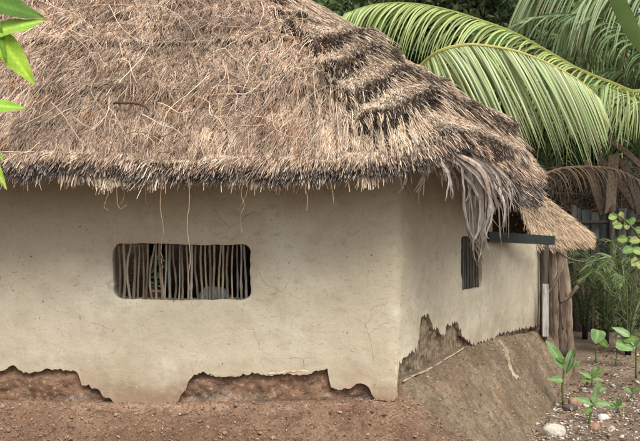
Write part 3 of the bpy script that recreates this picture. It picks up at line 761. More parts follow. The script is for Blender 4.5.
for pts, rad, lab in hang: creeper(pts, rad * .8, (.30, .22, .15), lab, 'creepers hanging from the eave', 0)

# ------------------------------------------------------------------ hanging grey palm leaves at the corner
def strip(mb, P, wd, c, fold=.3, face=np.array([0, -1., 0]), seed=0, taper=1.0):
    n = len(P); t = np.gradient(P, axis=0); t /= np.linalg.norm(t, axis=1)[:, None] + 1e-9
    s_ = np.cross(t, face); s_ /= np.linalg.norm(s_, axis=1)[:, None] + 1e-9; nn = np.cross(s_, t)
    w_ = wd if np.ndim(wd) else wd * np.minimum(1, .35 + 2.2 * np.linspace(0, 1, n)) * (1 - taper * np.linspace(0, 1, n) ** 3 * .9)
    a_ = P - s_ * (w_ / 2)[:, None] ; b_ = P + nn * (w_ * fold)[:, None]; d_ = P + s_ * (w_ / 2)[:, None]
    V = np.stack([a_, b_, d_], 1).reshape(-1, 3); i = np.arange(n - 1)[:, None] * 3
    F = np.concatenate([i + np.array([0, 1, 4, 3]), i + np.array([1, 2, 5, 4])])
    mb.add(V, F, c if np.ndim(c) == 1 else np.repeat(c, 3, 0))
def dead_leaf(name_pts, label, loc, depth, widths, n_extra, seed):
    rr_ = np.random.default_rng(seed)
    e = empty('dead_palm_frond', loc, label, 'dead palm leaf')
    st = MB(); st.tube(spline([np.array(loc) + (-.12, .02, .10), np.array(loc) + (-.05, 0, .05), np.array(loc) + (.02, 0, 0)], 6), .016, 6, (.25, .2, .16)); st.build('stem', M_dry, e, True)
    for k in range(len(name_pts) + n_extra):
        base = name_pts[k % len(name_pts)]; jit = 0 if k < len(name_pts) else 1
        ds = rr_.uniform(-.10, .12)
        P = np.array([at(x + jit * rr_.normal(0, 2.2) * (1 + .5 * m_i), y + jit * rr_.normal(0, 3), depth + ds + .04 * m_i) for m_i, (x, y) in enumerate(base)])
        q_ = spline(P, 14)[:rr_.integers(9, 15)]; q_ = spline(q_, 14) + .002 * rr_.normal(0, 1, (14, 3)); g_ = rr_.uniform(.5, 1.3); col = np.array([.48, .43, .38]) * g_
        if rr_.random() < .3: col = np.array([.27, .22, .18]) * g_
        cc = col[None] * np.linspace(1.15, .7, 14)[:, None]
        m_ = MB(); strip(m_, q_, rr_.uniform(*widths), cc, fold=rr_.uniform(-.35, .35), face=np.array([rr_.uniform(-.9, .9), -1, 0]))
        m_.build('leaflet', M_dry, e, False)
dead_leaf([[(440, 154), (458, 166), (464, 190), (465, 214)], [(444, 152), (464, 170), (472, 205), (474, 240), (473, 258)], [(448, 151), (472, 170), (478, 205), (480, 236), (478, 262)],
           [(452, 151), (480, 172), (487, 200), (487, 235), (485, 250)], [(450, 150), (484, 170), (494, 190), (496, 208)], [(442, 153), (454, 170), (458, 186), (459, 204)],
           [(456, 154), (482, 176), (486, 215), (483, 248), (487, 270)], [(446, 153), (470, 180), (476, 215), (475, 246)], [(452, 152), (490, 168), (500, 184), (503, 198)], [(446, 152), (466, 172), (469, 200), (470, 232)]],
          'large grey dead palm leaf hanging in a tail from the roof corner', tuple(at(450, 152, 5.75)), 5.72, (.014, .042), 44, 5)
dead_leaf([[(468, 160), (490, 172), (500, 196), (503, 216)], [(470, 162), (496, 178), (507, 200), (509, 238)], [(474, 160), (500, 174), (512, 196), (513, 218)], [(470, 164), (486, 184), (496, 206), (500, 244)]],
          'smaller grey dead palm leaf with split tips hanging right of the large one', tuple(at(470, 160, 6.0)), 6.0, (.010, .028), 22, 6)
dead_leaf([[(404, 158), (408, 174), (405, 194)], [(418, 156), (422, 172), (419, 200)], [(432, 156), (440, 172), (444, 196)], [(440, 156), (449, 176), (452, 208)]],
          'short grey dead leaf fringe under the eave just left of the large hanging leaf', tuple(at(425, 158, 5.52)), 5.52, (.010, .026), 26, 7)

# ------------------------------------------------------------------ annex
annex = empty('thatched_annex', (2.6, 10.4, 0), 'small low annex with fresh pale thatch behind the hut', 'hut annex')
apex = np.array([2.16, 10.55]); AZ = 2.32; AR = .93; AE = 1.60
mb = MB(); nu_, nv_ = 96, 24
A1, A2 = np.meshgrid(np.linspace(-1.42, 1.9, nu_ + 1), np.linspace(.03, 1, nv_), indexing='ij')
rad = AR * A2 * (1 + .05 * np.sin(A1 * 3 + 1)); zz = AZ - (AZ - AE) * A2 ** 1.08
V = np.stack([apex[0] + rad * np.cos(A1), apex[1] + rad * np.sin(A1), zz], -1)
ii = np.arange(V[..., 0].size).reshape(V.shape[:2]); F = np.stack([ii[:-1, :-1], ii[1:, :-1], ii[1:, 1:], ii[:-1, 1:]], -1).reshape(-1, 4)
mb.add(V.reshape(-1, 3), F, (1, 1, 1)); V2 = V.copy(); V2[..., 2] -= .13; mb.add(V2.reshape(-1, 3), F, (1, 1, 1))
mb.add(np.vstack([V[:, -1], V2[:, -1]]), [(i, i + 1, nu_ + 2 + i, nu_ + 1 + i) for i in range(nu_)], (1, 1, 1))
n = 28000; a = r.uniform(-1.44, 1.6, n); q_ = np.sqrt(r.uniform(.03, 1, n)); n_l = 7000; q_[:n_l] = 1.0
rd = AR * q_ * (1 + .05 * np.sin(a * 3 + 1)); B = np.column_stack([apex[0] + rd * np.cos(a), apex[1] + rd * np.sin(a), AZ - (AZ - AE) * q_ ** 1.08 - .13 * r.random(n) * (q_ == 1)])
sl = (AZ - AE) / AR; T = np.column_stack([np.cos(a), np.sin(a), -sl * np.ones(n)]); T /= np.linalg.norm(T, axis=1)[:, None]
L = np.column_stack([-np.sin(a), np.cos(a), 0 * a]); N_ = np.cross(T, L); N_ *= np.sign(N_[:, 2:3]); c = palette(n, 'new', r)
strands(mb, B, T, L, N_, r.uniform(.08, .2, n), r.uniform(.003, .007, n), r.normal(0, .2, n), np.abs(r.normal(.012, .015, n)), c * .8, c * 1.05, r.uniform(0, .05, n), r)
mb.build('roof', [M_body, M_thatch], annex, False)
mb = MB(); pB0, pB1 = at(486, 236.5, 7.85), at(552, 240.5, 9.15)
d = pB1 - pB0; dl = np.linalg.norm(d); d /= dl; sd2 = np.cross(d, [0, 0, 1]); sd2 /= np.linalg.norm(sd2); up = np.cross(sd2, d)
bs = np.linspace(0, dl, 16); V = []
for a_, b_ in ((-.03, -.046), (.03, -.046), (.03, .046), (-.03, .046)):
    jt = .006 * np.stack([n1(bs * 9 + a_ * 50, 31), n1(bs * 9 + b_ * 50, 32)], -1); bow = 0 * np.sin(np.pi * bs / dl)
    V.append(pB0 + bs[:, None] * d + (a_ + jt[:, :1]) * sd2 + (b_ + jt[:, 1:] + bow[:, None]) * up)
mb.add(np.stack(V, 1).reshape(-1, 3), [(i * 4 + j, i * 4 + (j + 1) % 4, i * 4 + 4 + (j + 1) % 4, i * 4 + 4 + j) for i in range(15) for j in range(4)] + [(0, 1, 2, 3), (60, 61, 62, 63)])
mb.build('eave_beam', M_paint, annex)
mb = MB(); mb.tube(spline([at(546, 236, 9.55), at(544, 290, 9.55), at(543, 340, 9.5)], 10), .04, 8, (.07, .055, .04), rough=.1); mb.build('post', M_wood, annex, True)
mb = MB(); pz = at(545.5, 284, 9.35), at(544.5, 331, 9.4)
mb.box(pz[0][0] - .035, 9.33, pz[1][2] - .05, pz[0][0] + .03, 9.36, pz[0][2], (.34, .32, .29)); mb.build('pale_board', M_wood, annex)
for k, (xa, xb, wv, g_) in enumerate([(552, 554, .045, 1), (557, 562, .05, .75), (562, 570, .04, 1.1), (549, 549, .035, .6)]):
    mb = MB(); mb.tube(spline([at(xa, 236, 9.8), at((xa + xb) / 2 + 2, 300, 9.8), at(xb, 356, 9.9)], 14), np.linspace(wv * .85, wv * 1.2, 14), 10, np.array([.20, .15, .11]) * g_ * (1 + .4 * rng.normal(0, .5, (14, 1))), rough=.22)
    mb.build('trunk_post', M_wood, annex, True)
for (p0, p1, rr_) in [((543, 300), (562, 268), .018), ((556, 250), (584, 262), .012), ((560, 302), (578, 286), .022), ((563, 330), (558, 268), .010)]:
    mb = MB(); mb.tube(spline([at(*p0, 9.6), at((p0[0] + p1[0]) / 2, (p0[1] + p1[1]) / 2 + 3, 9.6), at(*p1, 9.6)], 8), rr_, 6, (.13, .095, .07), rough=.1); mb.build('brace', M_wood, annex, True)

# ------------------------------------------------------------------ palms
def leaflets(mb, P, L0, n, g, c, width=.035, fwd=.55, r_=None, both=True, tipc=None, spread=.8, lprof=None, sway=0, gap=0, bend=1.2, down=0, rag=.1):
    k = len(P); cum = np.linspace(0, 1, k)
    t = np.gradient(P, axis=0); t /= np.linalg.norm(t, axis=1)[:, None]
    for s_ in ((1, -1) if both else (1,)):
        for i in range(n):
            f_ = (i + .5 + r_.uniform(-.25, .25)) / n
            if r_.random() < gap: continue
            p = np.array([np.interp(f_, cum, P[:, a_]) for a_ in range(3)]); tt = np.array([np.interp(f_, cum, t[:, a_]) for a_ in range(3)])
            side = np.cross(tt, [0, 0, 1.]); side /= np.linalg.norm(side) + 1e-9
            Lq = L0 * (lprof(f_) if lprof else (np.sin(np.pi * min(1, .16 + .84 * f_)) ** .55 * .95 + .08)) * r_.uniform(.98 - rag, 1.08)
            d0 = tt * fwd + side * s_ * spread + np.array([0, 0, .02 - down]) + r_.normal(0, .045, 3); d0 /= np.linalg.norm(d0)
            u = np.linspace(0, 1, 12)[:, None]; gg = g * r_.uniform(.85, 1.2)
            vel = d0 * (1 - u) ** bend + np.array([tt[0] * .22 + sway, tt[1] * .2, -1]) * (u ** .8) * gg
            vel /= np.linalg.norm(vel, axis=1)[:, None]
            q_ = p + np.concatenate([np.zeros((1, 3)), np.cumsum(vel[:-1] * Lq / 11, axis=0)])
            L_br = r_.random() < .05
            cv = np.array(c) * r_.uniform(.7, 1.2) * np.array([r_.uniform(.9, 1.15), 1, r_.uniform(.85, 1.15)])
            cc = np.tile(cv, (12, 1)) * np.linspace(1.1, .92, 12)[:, None]
            if L_br: q_ = spline(q_[:7], 12)
            if r_.random() < .16: cc[-4:] = cc[-4:] * .3 + np.array([.22, .15, .07]) * .7
            if tipc is not None and r_.random() < .5: cc[-2:] = tipc
            uu_ = u[:, 0]; wd = width * r_.uniform(.8, 1.15) * np.minimum(1, .4 + 4 * uu_) * (1 - uu_ ** 2.2 * .92)
            fc = side * s_ + tt * r_.normal(0, .35 + rag) + r_.normal(0, .2, 3); fc /= np.linalg.norm(fc) + 1e-9
            strip(mb, q_, wd, cc, fold=.22 * s_, face=fc)
def frond(parent, pts, L0, n, g, c, rc=(.28, .30, .08), rr_=(.028, .006), label=None, name='frond', material=None, seed=1, **kw):
    r_ = np.random.default_rng(seed); P = spline(pts, 40); mb = MB()
    mb.tube(P, np.linspace(rr_[0], rr_[1], 40), 6, rc); leaflets(mb, P, L0, n, g, c, r_=r_, **kw)
    o = mb.build(name, material or M_frond, parent, False)
    if label: o['label'] = label
    return o
def palm_trunk(par, base, top, r0, r1):
    mb = MB(); q_ = spline([base, (np.array(base) * .6 + np.array(top) * .4) + (.15, .1, 0), top], 40)
    rad = np.linspace(r0, r1, 40) * (1 + .06 * (np.arange(40) % 2)); mb.tube(q_, rad, 12, (1.6, 1.5, 1.4)); mb.build('trunk', M_bark, par, True)

# palm 1: crown just right of the frame
c1 = at(668, 66, 11.3)
p1 = empty('coconut_palm', (c1[0], c1[1], 0), 'coconut palm beyond the right edge sending long arching fronds over the hut', 'palm tree')
palm_trunk(p1, (c1[0] + .5, c1[1] + .4, 0), c1, .2, .13)
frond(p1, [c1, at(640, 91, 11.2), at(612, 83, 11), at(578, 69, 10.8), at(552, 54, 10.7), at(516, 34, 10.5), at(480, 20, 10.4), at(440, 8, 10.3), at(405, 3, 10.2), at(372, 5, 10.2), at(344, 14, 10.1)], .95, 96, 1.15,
      (.33, .42, .14), bend=1.6, fwd=.75, seed=11, width=.025, spread=.42, down=.35, label='long light green frond arching up to the left above the thatch')
frond(p1, [c1 + (0, .2, 0), at(650, 100, 11), at(634, 96, 10.7), at(618, 90, 10.4), at(604, 86, 10.2), at(590, 88, 10.0)], .85, 44, 2.2, (.26, .34, .13), seed=12, width=.026, spread=.4)
# hanging curtain of leaflets at the top right
frond(p1, [c1 + (0, .8, .3), at(668, 12, 12.5), at(640, -28, 12.6), at(605, -42, 12.7), at(570, -40, 12.8), at(545, -24, 12.9), at(532, 0, 13)], 1.85, 80, 2.0, (.27, .35, .17), seed=13, width=.030, sway=-.12, spread=.5)
frond(p1, [c1 + (0, .6, .2), at(672, 24, 12), at(655, 0, 12), at(628, -12, 12), at(596, -8, 12), at(574, 12, 12)], 1.5, 60, 2.0, (.24, .32, .14), seed=14, width=.030, spread=.5)
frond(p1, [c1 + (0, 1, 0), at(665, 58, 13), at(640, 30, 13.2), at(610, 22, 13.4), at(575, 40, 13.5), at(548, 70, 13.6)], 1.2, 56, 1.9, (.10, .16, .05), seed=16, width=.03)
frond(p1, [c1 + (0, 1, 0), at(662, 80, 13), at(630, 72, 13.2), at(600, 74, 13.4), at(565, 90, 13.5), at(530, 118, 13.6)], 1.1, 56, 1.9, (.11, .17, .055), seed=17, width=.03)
for k, aa in enumerate((-60, -25, 20, 60, 100, 140)):
    d_ = np.array([math.cos(R(aa)), math.sin(R(aa)), 0])
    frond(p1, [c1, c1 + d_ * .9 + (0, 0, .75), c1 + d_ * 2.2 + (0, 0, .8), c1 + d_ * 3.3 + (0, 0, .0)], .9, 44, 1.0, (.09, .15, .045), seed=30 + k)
# palm 2: crown hidden behind the thatch
c2 = at(398, 92, 10.2)
p2 = empty('coconut_palm', (c2[0], c2[1], 0), 'coconut palm behind the thatch with one broad bright frond drooping to the right', 'palm tree')
palm_trunk(p2, (c2[0] - .3, c2[1] + .9, 0), c2, .18, .12)
frond(p2, [c2, at(412, 76, 9.9), at(425, 62, 9.7), at(440, 51, 9.5), at(460, 45.5, 9.4), at(480, 45, 9.3), at(516, 51, 9.2), at(552, 65, 9.2), at(581, 82, 9.2), at(600, 99, 9.2)], 1.22, 165, 1.0,
      (.36, .43, .20), rc=(.50, .46, .14), seed=21, width=.027, fwd=.62, sway=.10, spread=.30, bend=1.1, down=.8, gap=.10, rag=.25, label='broad bright green frond with a yellow midrib', lprof=lambda f: (.3 + .75 * math.sin(math.pi * min(1, .12 + .80 * f)) ** .7) * (1 if f < .8 else 1 - 2.6 * (f - .8)))
for k, (x, y, dd) in enumerate([(250, 90, 12.5), (300, 60, 13), (330, 110, 13.5)]):
    frond(p2, [c2 + (0, .3, 0), (c2 + at(x, y, dd)) / 2 + (0, .3, .2), at(x, y, dd), at(x - 30, y + 60, dd)], .9, 44, 1.2, (.10, .16, .05), seed=50 + k)
# palm 3: dark hanging fronds behind, between the hut and the trees
c3 = at(600, 60, 15.5)
p3 = empty('coconut_palm', (c3[0], c3[1], 0), 'shaded coconut palm standing behind the fence with drooping dark fronds', 'palm tree')
palm_trunk(p3, (c3[0] + .2, c3[1] + .5, 0), c3, .2, .14)
for k, pts in enumerate([[(570, 60), (535, 80), (512, 120), (505, 160)], [(580, 75), (552, 100), (540, 140), (536, 170)], [(590, 80), (575, 105), (568, 140), (566, 175)], [(610, 80), (618, 110), (622, 150), (620, 180)], [(570, 40), (520, 30), (480, 50), (455, 90)], [(620, 50), (650, 80), (660, 120), (662, 160)]]):
    frond(p3, [c3] + [at(x, y, 15 - .2 * i_) for i_, (x, y) in enumerate(pts)], 1.15, 50, 1.6, (.16, .23, .08) if k in (1, 2) else (.12, .18, .06), seed=60 + k, width=.034)

# broad dark leaf in the top right corner (near)
c5 = at(652, -30, 7.0)
p5 = empty('banana_plant', (c5[0] + .3, 7.0, 0), 'tall plant off the right edge dipping one dark green blade into the corner', 'plant')
mb = MB(); mb.tube(spline([(c5[0] + .3, 7, 0), (c5[0] + .25, 7, 1.8), (c5[0] + .2, 7, 3.2), c5 + (0, 0, .3)], 16), .05, 8, (.12, .16, .05)); mb.build('stem', M_leaf, p5, True)
mb = MB(); strip(mb, spline([at(600, -40, 7), at(615, -6, 7), at(628, 22, 7), at(640, 44, 7), at(655, 66, 7)], 16), np.array([.06, .10, .14, .18, .2, .21, .21, .21, .2, .19, .18, .16, .14, .11, .07, .02]) * .75, (.06, .10, .02), fold=.2, face=np.array([.2, -1, .2])); mb.build('blade', M_leaf, p5, True)

# ------------------------------------------------------------------ trees and backdrop wood
def leafcloud(mb, cen_, rad_, n, size, c, r_, clump=10):
    nc = max(3, n // 130); cc = r_.normal(0, 1, (nc, 3)); cc /= np.linalg.norm(cc, axis=1)[:, None]; cc = cen_ + cc * np.array(rad_) * (r_.random((nc, 1)) ** .45)
    k = r_.integers(0, nc, n); p = cc[k] + r_.normal(0, .17, (n, 3)) * np.array(rad_)
    d = r_.normal(0, 1, (n, 3)); d[:, 2] -= .5; d /= np.linalg.norm(d, axis=1)[:, None]
    nn = r_.normal(0, 1, (n, 3)); nn[:, 2] += .8; s_ = np.cross(d, nn); s_ /= np.linalg.norm(s_, axis=1)[:, None]
    L_ = (size * r_.uniform(.6, 1.3, n))[:, None]; up_ = np.cross(s_, d) * .12 * L_
    V = np.stack([p, p + d * L_ * .45 - s_ * L_ * .24 + up_, p + d * L_, p + d * L_ * .45 + s_ * L_ * .24 + up_], 1).reshape(-1, 3)
    F = np.arange(n)[:, None] * 4 + np.array([0, 1, 2, 3])
    tone = r_.uniform(.6, 1.35, nc)[k] * r_.uniform(.8, 1.2, n); col = np.array(c) * tone[:, None]
    mb.add(V, F, np.repeat(col, 4, 0))
def tree(x, y, h, rad_, n, size, c, label, seed, tr=.14, lean=0):
    r_ = np.random.default_rng(seed); e = empty('broadleaf_tree', (x, y, 0), label, 'tree', 'trees behind the hut')
    mb = MB(); top = np.array([x + lean, y, h * .8]); mb.tube(spline([(x, y, 0), (x + lean * .3, y, h * .4), top], 14), np.linspace(tr, tr * .4, 14), 9, (1, 1, 1), rough=.08)
    for k in range(7):
        a_ = r_.uniform(0, 6.28); f_ = r_.uniform(.35, .9); b_ = np.array([x + lean * f_, y, h * .8 * f_]); e_ = b_ + np.array([math.cos(a_) * rad_[0] * .7, math.sin(a_) * rad_[1] * .7, r_.uniform(.2, 1)])
        mb.tube(spline([b_, (b_ + e_) / 2 + (0, 0, .15), e_], 8), np.linspace(tr * .35, tr * .1, 8), 6)
    mb.build('trunk', M_bark, e, True)
    mb = MB(); leafcloud(mb, np.array([x + lean, y, h - rad_[2] * .8]), rad_, n, size, c, r_); mb.build('crown', M_leaf, e, False)
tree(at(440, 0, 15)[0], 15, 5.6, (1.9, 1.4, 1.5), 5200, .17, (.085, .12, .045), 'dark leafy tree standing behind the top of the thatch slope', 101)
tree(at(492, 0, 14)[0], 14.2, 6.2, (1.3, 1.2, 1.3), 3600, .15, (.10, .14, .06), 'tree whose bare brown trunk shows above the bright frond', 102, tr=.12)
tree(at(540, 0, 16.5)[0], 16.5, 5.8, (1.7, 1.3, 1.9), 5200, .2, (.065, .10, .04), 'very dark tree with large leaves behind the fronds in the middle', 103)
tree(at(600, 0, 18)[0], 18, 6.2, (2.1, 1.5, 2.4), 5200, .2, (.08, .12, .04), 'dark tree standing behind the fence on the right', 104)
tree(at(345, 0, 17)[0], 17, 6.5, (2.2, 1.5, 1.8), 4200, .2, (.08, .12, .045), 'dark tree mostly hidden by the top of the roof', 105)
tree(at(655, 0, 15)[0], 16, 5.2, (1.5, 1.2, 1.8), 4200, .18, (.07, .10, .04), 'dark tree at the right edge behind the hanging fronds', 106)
mb = MB(); r_ = np.random.default_rng(400)
for k in range(26):
    x = -14 + 38 * (k + .5) / 26; leafcloud(mb, np.array([x, 21 + r_.uniform(-1, 1.5), 3.6]), (1.8, 1.1, 4.2), 4200, .34, (.085, .13, .045), r_)
for k in range(16):
    x = -1 + 13 * (k + .5) / 16; leafcloud(mb, np.array([x, 18.6 + r_.uniform(-.6, .6), .9]), (.9, .6, 1.1), 900, .2, (.085, .13, .045), r_)
setp(mb.build('far_wood', M_leaf, None, False), 'dense dark green wood closing off the view behind everything', 'wood', None, 'stuff')

# ------------------------------------------------------------------ yard at the right: fence, timber, dry frond, plants
fe_ = empty('sheet_fence', at(618, 300, 13.2) * (1, 1, 0), 'ragged fence of faded blue-grey sheets and dark rails in the yard', 'fence')
for k in range(9):
    x0_, x1_ = 572 + k * 9.4, 572 + (k + 1) * 9.4 - .6; a_, b_ = at(x0_, 210 + rng.uniform(-3, 3), 13.2 + .04 * (k % 2)), at(x1_, 262, 13.2 + .04 * (k % 2))
    g_ = rng.uniform(.55, 1.2); cl = np.array([(.11, .12, .11), (.08, .09, .08), (.14, .14, .125)][k % 3]) * g_
    mb = MB(); xs = np.linspace(a_[0], b_[0], 5); zs = np.linspace(a_[2], b_[2], 9); X, Z_ = np.meshgrid(xs, zs, indexing='ij'); Y = a_[1] + .02 * np.sin(X * 60) + .02 * vnoise(np.stack([X * 4, Z_ * 4, X], -1), 3)
    ii = np.arange(45).reshape(5, 9); F = np.stack([ii[:-1, :-1], ii[1:, :-1], ii[1:, 1:], ii[:-1, 1:]], -1).reshape(-1, 4)
    V = np.stack([X, Y, Z_], -1); mb.add(V.reshape(-1, 3), F, cl); mb.add((V + (0, .006, 0)).reshape(-1, 3), F, cl); mb.build('sheet', M_cloth, fe_, True)
for yy_, dd in ((241, 13.1), (222, 13.12)):
    mb = MB(); mb.tube(spline([at(566, yy_ + 1, dd), at(612, yy_, dd), at(665, yy_ - 1, dd)], 8), .03, 6, (.06, .05, .04)); mb.build('rail', M_wood, fe_, True)
for x in (574, 612, 652):
    mb = MB(); mb.tube([at(x, 205, 13.06), at(x, 270, 13.06), at(x + 1, 330, 13.06)], .04, 7, (.09, .07, .055), rough=.1); mb.build('post', M_wood, fe_, True)
for k in range(26):
    x = 566 + k * 3.8; mb = MB(); t_ = 262 + rng.uniform(-14, 6); mb.tube([at(x + rng.normal(0, 1), t_, 13.3), at(x, 300, 13.3), at(x + rng.normal(0, 1), 336, 13.3)], rng.uniform(.02, .045), 6, np.array([.10, .08, .06]) * rng.uniform(.6, 1.4), rough=.1); mb.build('paling', M_wood, fe_, True)
def log(pts, rad, c, label, d):
    mb = MB(); P = spline([at(x, y, d + .25 * i_) for i_, (x, y) in enumerate(pts)], 10); P = P + .003 * rng.normal(0, 1, (10, 1)) * np.array([1, 0, 0])
    w_ = rad * (1 + .12 * n1(np.arange(10) * .7 + rad * 99, 4)); V = []
    for sx, sy in ((-1, -1), (1, -1), (1, 1), (-1, 1)): V.append(P + np.stack([sx * w_, np.full(10, sy * .02), 0 * w_ + sx * .02], -1))
    V = np.stack(V, 1).reshape(-1, 3); F = [(i * 4 + j, i * 4 + (j + 1) % 4, i * 4 + 4 + (j + 1) % 4, i * 4 + 4 + j) for i in range(9) for j in range(4)] + [(0, 1, 2, 3), (36, 37, 38, 39)]
    mb.add(V, F, c)
    setp(mb.build('leaning_timber', M_wood, None, False), label, 'timber', 'timbers leaning on the sheet fence')
log([(587, 160), (594, 185), (603, 214)], .05, (.26, .20, .15), 'leftmost short brown timber leaning above the sheet fence', 12.7)
log([(614, 154), (612, 180), (610, 212)], .075, (.34, .28, .21), 'broad upright grey-brown plank in the middle of the leaning timbers', 12.6)
log([(598, 156), (618, 182), (636, 208)], .05, (.2, .155, .115), 'dark timber crossing behind the broad plank', 12.9)
log([(622, 158), (634, 190), (641, 214)], .06, (.19, .15, .115), 'timber leaning at the right edge beside the broad plank', 12.75)
log([(606, 138), (626, 152), (648, 172)], .035, (.22, .17, .12), 'thin long pole slanting down at the right edge above the timbers', 12.3)
e = empty('dead_palm_frond', at(600, 168, 11.8), 'arched brown dead frond with drooping leaflets over the leaning timbers', 'dead palm leaf')
frond(e, [at(540, 176, 11.5), at(562, 168.5, 11.6), at(589, 167, 11.7), at(616, 170, 11.8), at(640, 181, 11.9), at(656, 192, 11.9)], .5, 40, 2.4, (.17, .125, .085), rc=(.16, .11, .07), rr_=(.02, .015), seed=70, name='blade', material=M_dry, width=.02, gap=.35,
      lprof=lambda f: 1.0 if f < .45 else .45)
# heap of dry brush above the annex ridge and behind timbers
mb = MB(); r_ = np.random.default_rng(500); n = 1500
p = np.column_stack([r_.uniform(2.9, 5.4, n), r_.uniform(13.4, 14.2, n), r_.uniform(1.4, 2.55, n)]); d = r_.normal(0, 1, (n, 3)); d[:, 2] -= 1; d /= np.linalg.norm(d, axis=1)[:, None]
nn = np.tile(np.array([0, -1., 0]), (n, 1)); c = np.array([.11, .085, .062]) * r_.uniform(.3, 1.4, (n, 1))
strands(mb, p, d, np.cross(d, nn), nn, r_.uniform(.2, .6, n), r_.uniform(.008, .02, n), r_.normal(0, .2, n), r_.normal(0, .03, n), c, c, r_.uniform(0, .1, n), r_, mi=0)
setp(mb.build('dry_brush', M_dry, None, False), 'heap of dry brown brush piled behind the leaning timbers', 'brush', None, 'stuff')

# young palms (arching thin leaves)
def young_palm(px, py, d, h, nf, label, seed, c=(.11, .16, .06), spread=1.0, dirs=None, ll=.30):
    b_ = at(px, py, d); e = empty('young_palm', (b_[0], b_[1], 0), label, 'young palm'); r_ = np.random.default_rng(seed)
    mb = MB(); mb.tube([(b_[0], b_[1], 0), (b_[0], b_[1], .1), (b_[0], b_[1], .22)], .04, 7, (.12, .10, .06)); mb.build('stem', M_bark, e, True)
    for k in range(nf):
        a_ = dirs[k] if dirs else 2 * np.pi * k / nf + r_.uniform(-.3, .3); dd_ = np.array([math.cos(a_), math.sin(a_) * .8, 0]) * spread * r_.uniform(.8, 1.15); hh = h * r_.uniform(.75, 1.1); o_b = np.array([b_[0], b_[1], .12])
        frond(e, [o_b, o_b + dd_ * .22 + (0, 0, hh * .55), o_b + dd_ * .6 + (0, 0, hh * .95), o_b + dd_ * 1.05 + (0, 0, hh * .85)], ll, 26, .25, np.array(c) * r_.uniform(.75, 1.3), rc=(.16, .18, .07), rr_=(.010, .003), seed=seed * 10 + k, width=.016, fwd=.9, spread=.7)
young_palm(606, 345, 11.8, 1.25, 13, 'feathery young palm growing beside the annex post', 81, spread=.75)
young_palm(628, 342, 11.0, 1.15, 10, 'feathery young palm at the right edge in front of the fence', 82, (.14, .20, .075), .65)
young_palm(585, 352, 12.4, .9, 8, 'smallest dark young palm close behind the annex trunks', 83, (.07, .10, .04), .5)

# flat leaf blades for seedlings and shrubs
def blade(base, dir_, up_, L_, W_, c, curve=.15, shape='lance', n=12, vein=True, fold=.12):
    dir_ = np.array(dir_, float); dir_ /= np.linalg.norm(dir_); up_ = np.array(up_, float); s_ = np.cross(dir_, up_); s_ /= np.linalg.norm(s_); nrm_ = np.cross(s_, dir_)
    t = np.linspace(0, 1, n)
    if shape == 'lance': w_ = np.sin(np.pi * t ** .75) ** .8 * (1 - .25 * t)
    elif shape == 'heart': w_ = np.clip(1.05 * np.sin(np.pi * (t * .93 + .07) ** .6) ** .6, 0, 2)
    else: w_ = np.sin(np.pi * (t * .98 + .01)) ** .5
    w_[-1] = 0.01
    mid = np.array(base) + dir_ * (L_ * t)[:, None] - nrm_ * (curve * L_ * t ** 2)[:, None]
    n2 = n * 3; t2 = np.linspace(0, 1, n2); w_ = np.interp(t2, t, w_); mid = np.column_stack([np.interp(t2, t, mid[:, k_]) for k_ in range(3)]); t = t2
    cols = np.array([-1, -.8, -.55, -.3, -.07, .07, .3, .55, .8, 1]); ac = np.abs(cols); nc = len(cols)
    ph = blade.k = getattr(blade, 'k', 0) + 1
    edge_ = 1 + .05 * n1(t * 9 + ph * 3.1, 7)[:, None] * ac[None, :]
    V = mid[:, None] + s_ * ((cols[None, :] * edge_)[..., None] * (w_ * W_ / 2)[:, None, None]) + nrm_ * (ac[None, :, None] * fold * W_) * w_[:, None, None] + nrm_ * (.02 * L_ * np.sin(t * 13 + ph))[:, None, None] * (ac[None, :, None] ** 2)
    vein_ = np.abs(((t[:, None] * 11 - ac[None, :] * 1.6 * W_ / L_ * 3) % 1) - .5)
    V = V + nrm_ * (.012 * W_ * np.sin(np.clip(vein_ * 2, 0, 1) * np.pi / 2))[..., None]
    cc = np.array(c, float) * (1 + .22 * (vein_ < .12))[..., None] * (1 + .18 * fbm(np.stack([t[:, None] * 6 + 0 * ac, cols[None] * 2 + 0 * t[:, None], 0 * vein_ + ph * 2.7], -1), 3, 9))[..., None]
    br = np.clip(ac[None, :] * .9 + t[:, None] ** 3 * .7 + .5 * n1(t * 7 + ph, 3)[:, None] - 1.25, 0, .5)[..., None]
    cc = cc * (1 - br) + np.array([.26, .20, .08]) * br
    if vein: cc[:, 4:6] *= 1.4
    ii = np.arange(n2 * nc).reshape(n2, nc)
    mb = MB(); mb.add(V.reshape(-1, 3), np.stack([ii[:-1, :-1], ii[1:, :-1], ii[1:, 1:], ii[:-1, 1:]], -1).reshape(-1, 4), cc.reshape(-1, 3)); return mb
def seedling(label, base, stem, leaves, d, cstem=(.12, .17, .05), group=None):
    b_ = at(*base, d); b_[2] = 0; e = empty('broadleaf_seedling', b_, label, 'plant', group)
    mb = MB(); pts = [b_] + [at(x, y, d) for x, y in stem]; mb.tube(spline(pts, 12), np.linspace(.011, .006, 12), 6, cstem); mb.build('stem', M_leaf, e, True)
    for (p0, p1, wpx, c, curve, shape) in leaves:
        a_ = at(*p0, d); q_ = at(*p1, d - .04); dv = q_ - a_; L_ = np.linalg.norm(dv)
        if wpx < 0: upv = (.8, -.6, .3); wpx = -wpx
        else: upv = (.15, -1, .5)
        blade(a_, dv, upv, L_, wpx / FPX * d, c, curve, shape).build('leaf', M_leaf, e, True)
G1c, G2c, G3c = (.19, .30, .12), (.12, .20, .05), (.25, .36, .18)
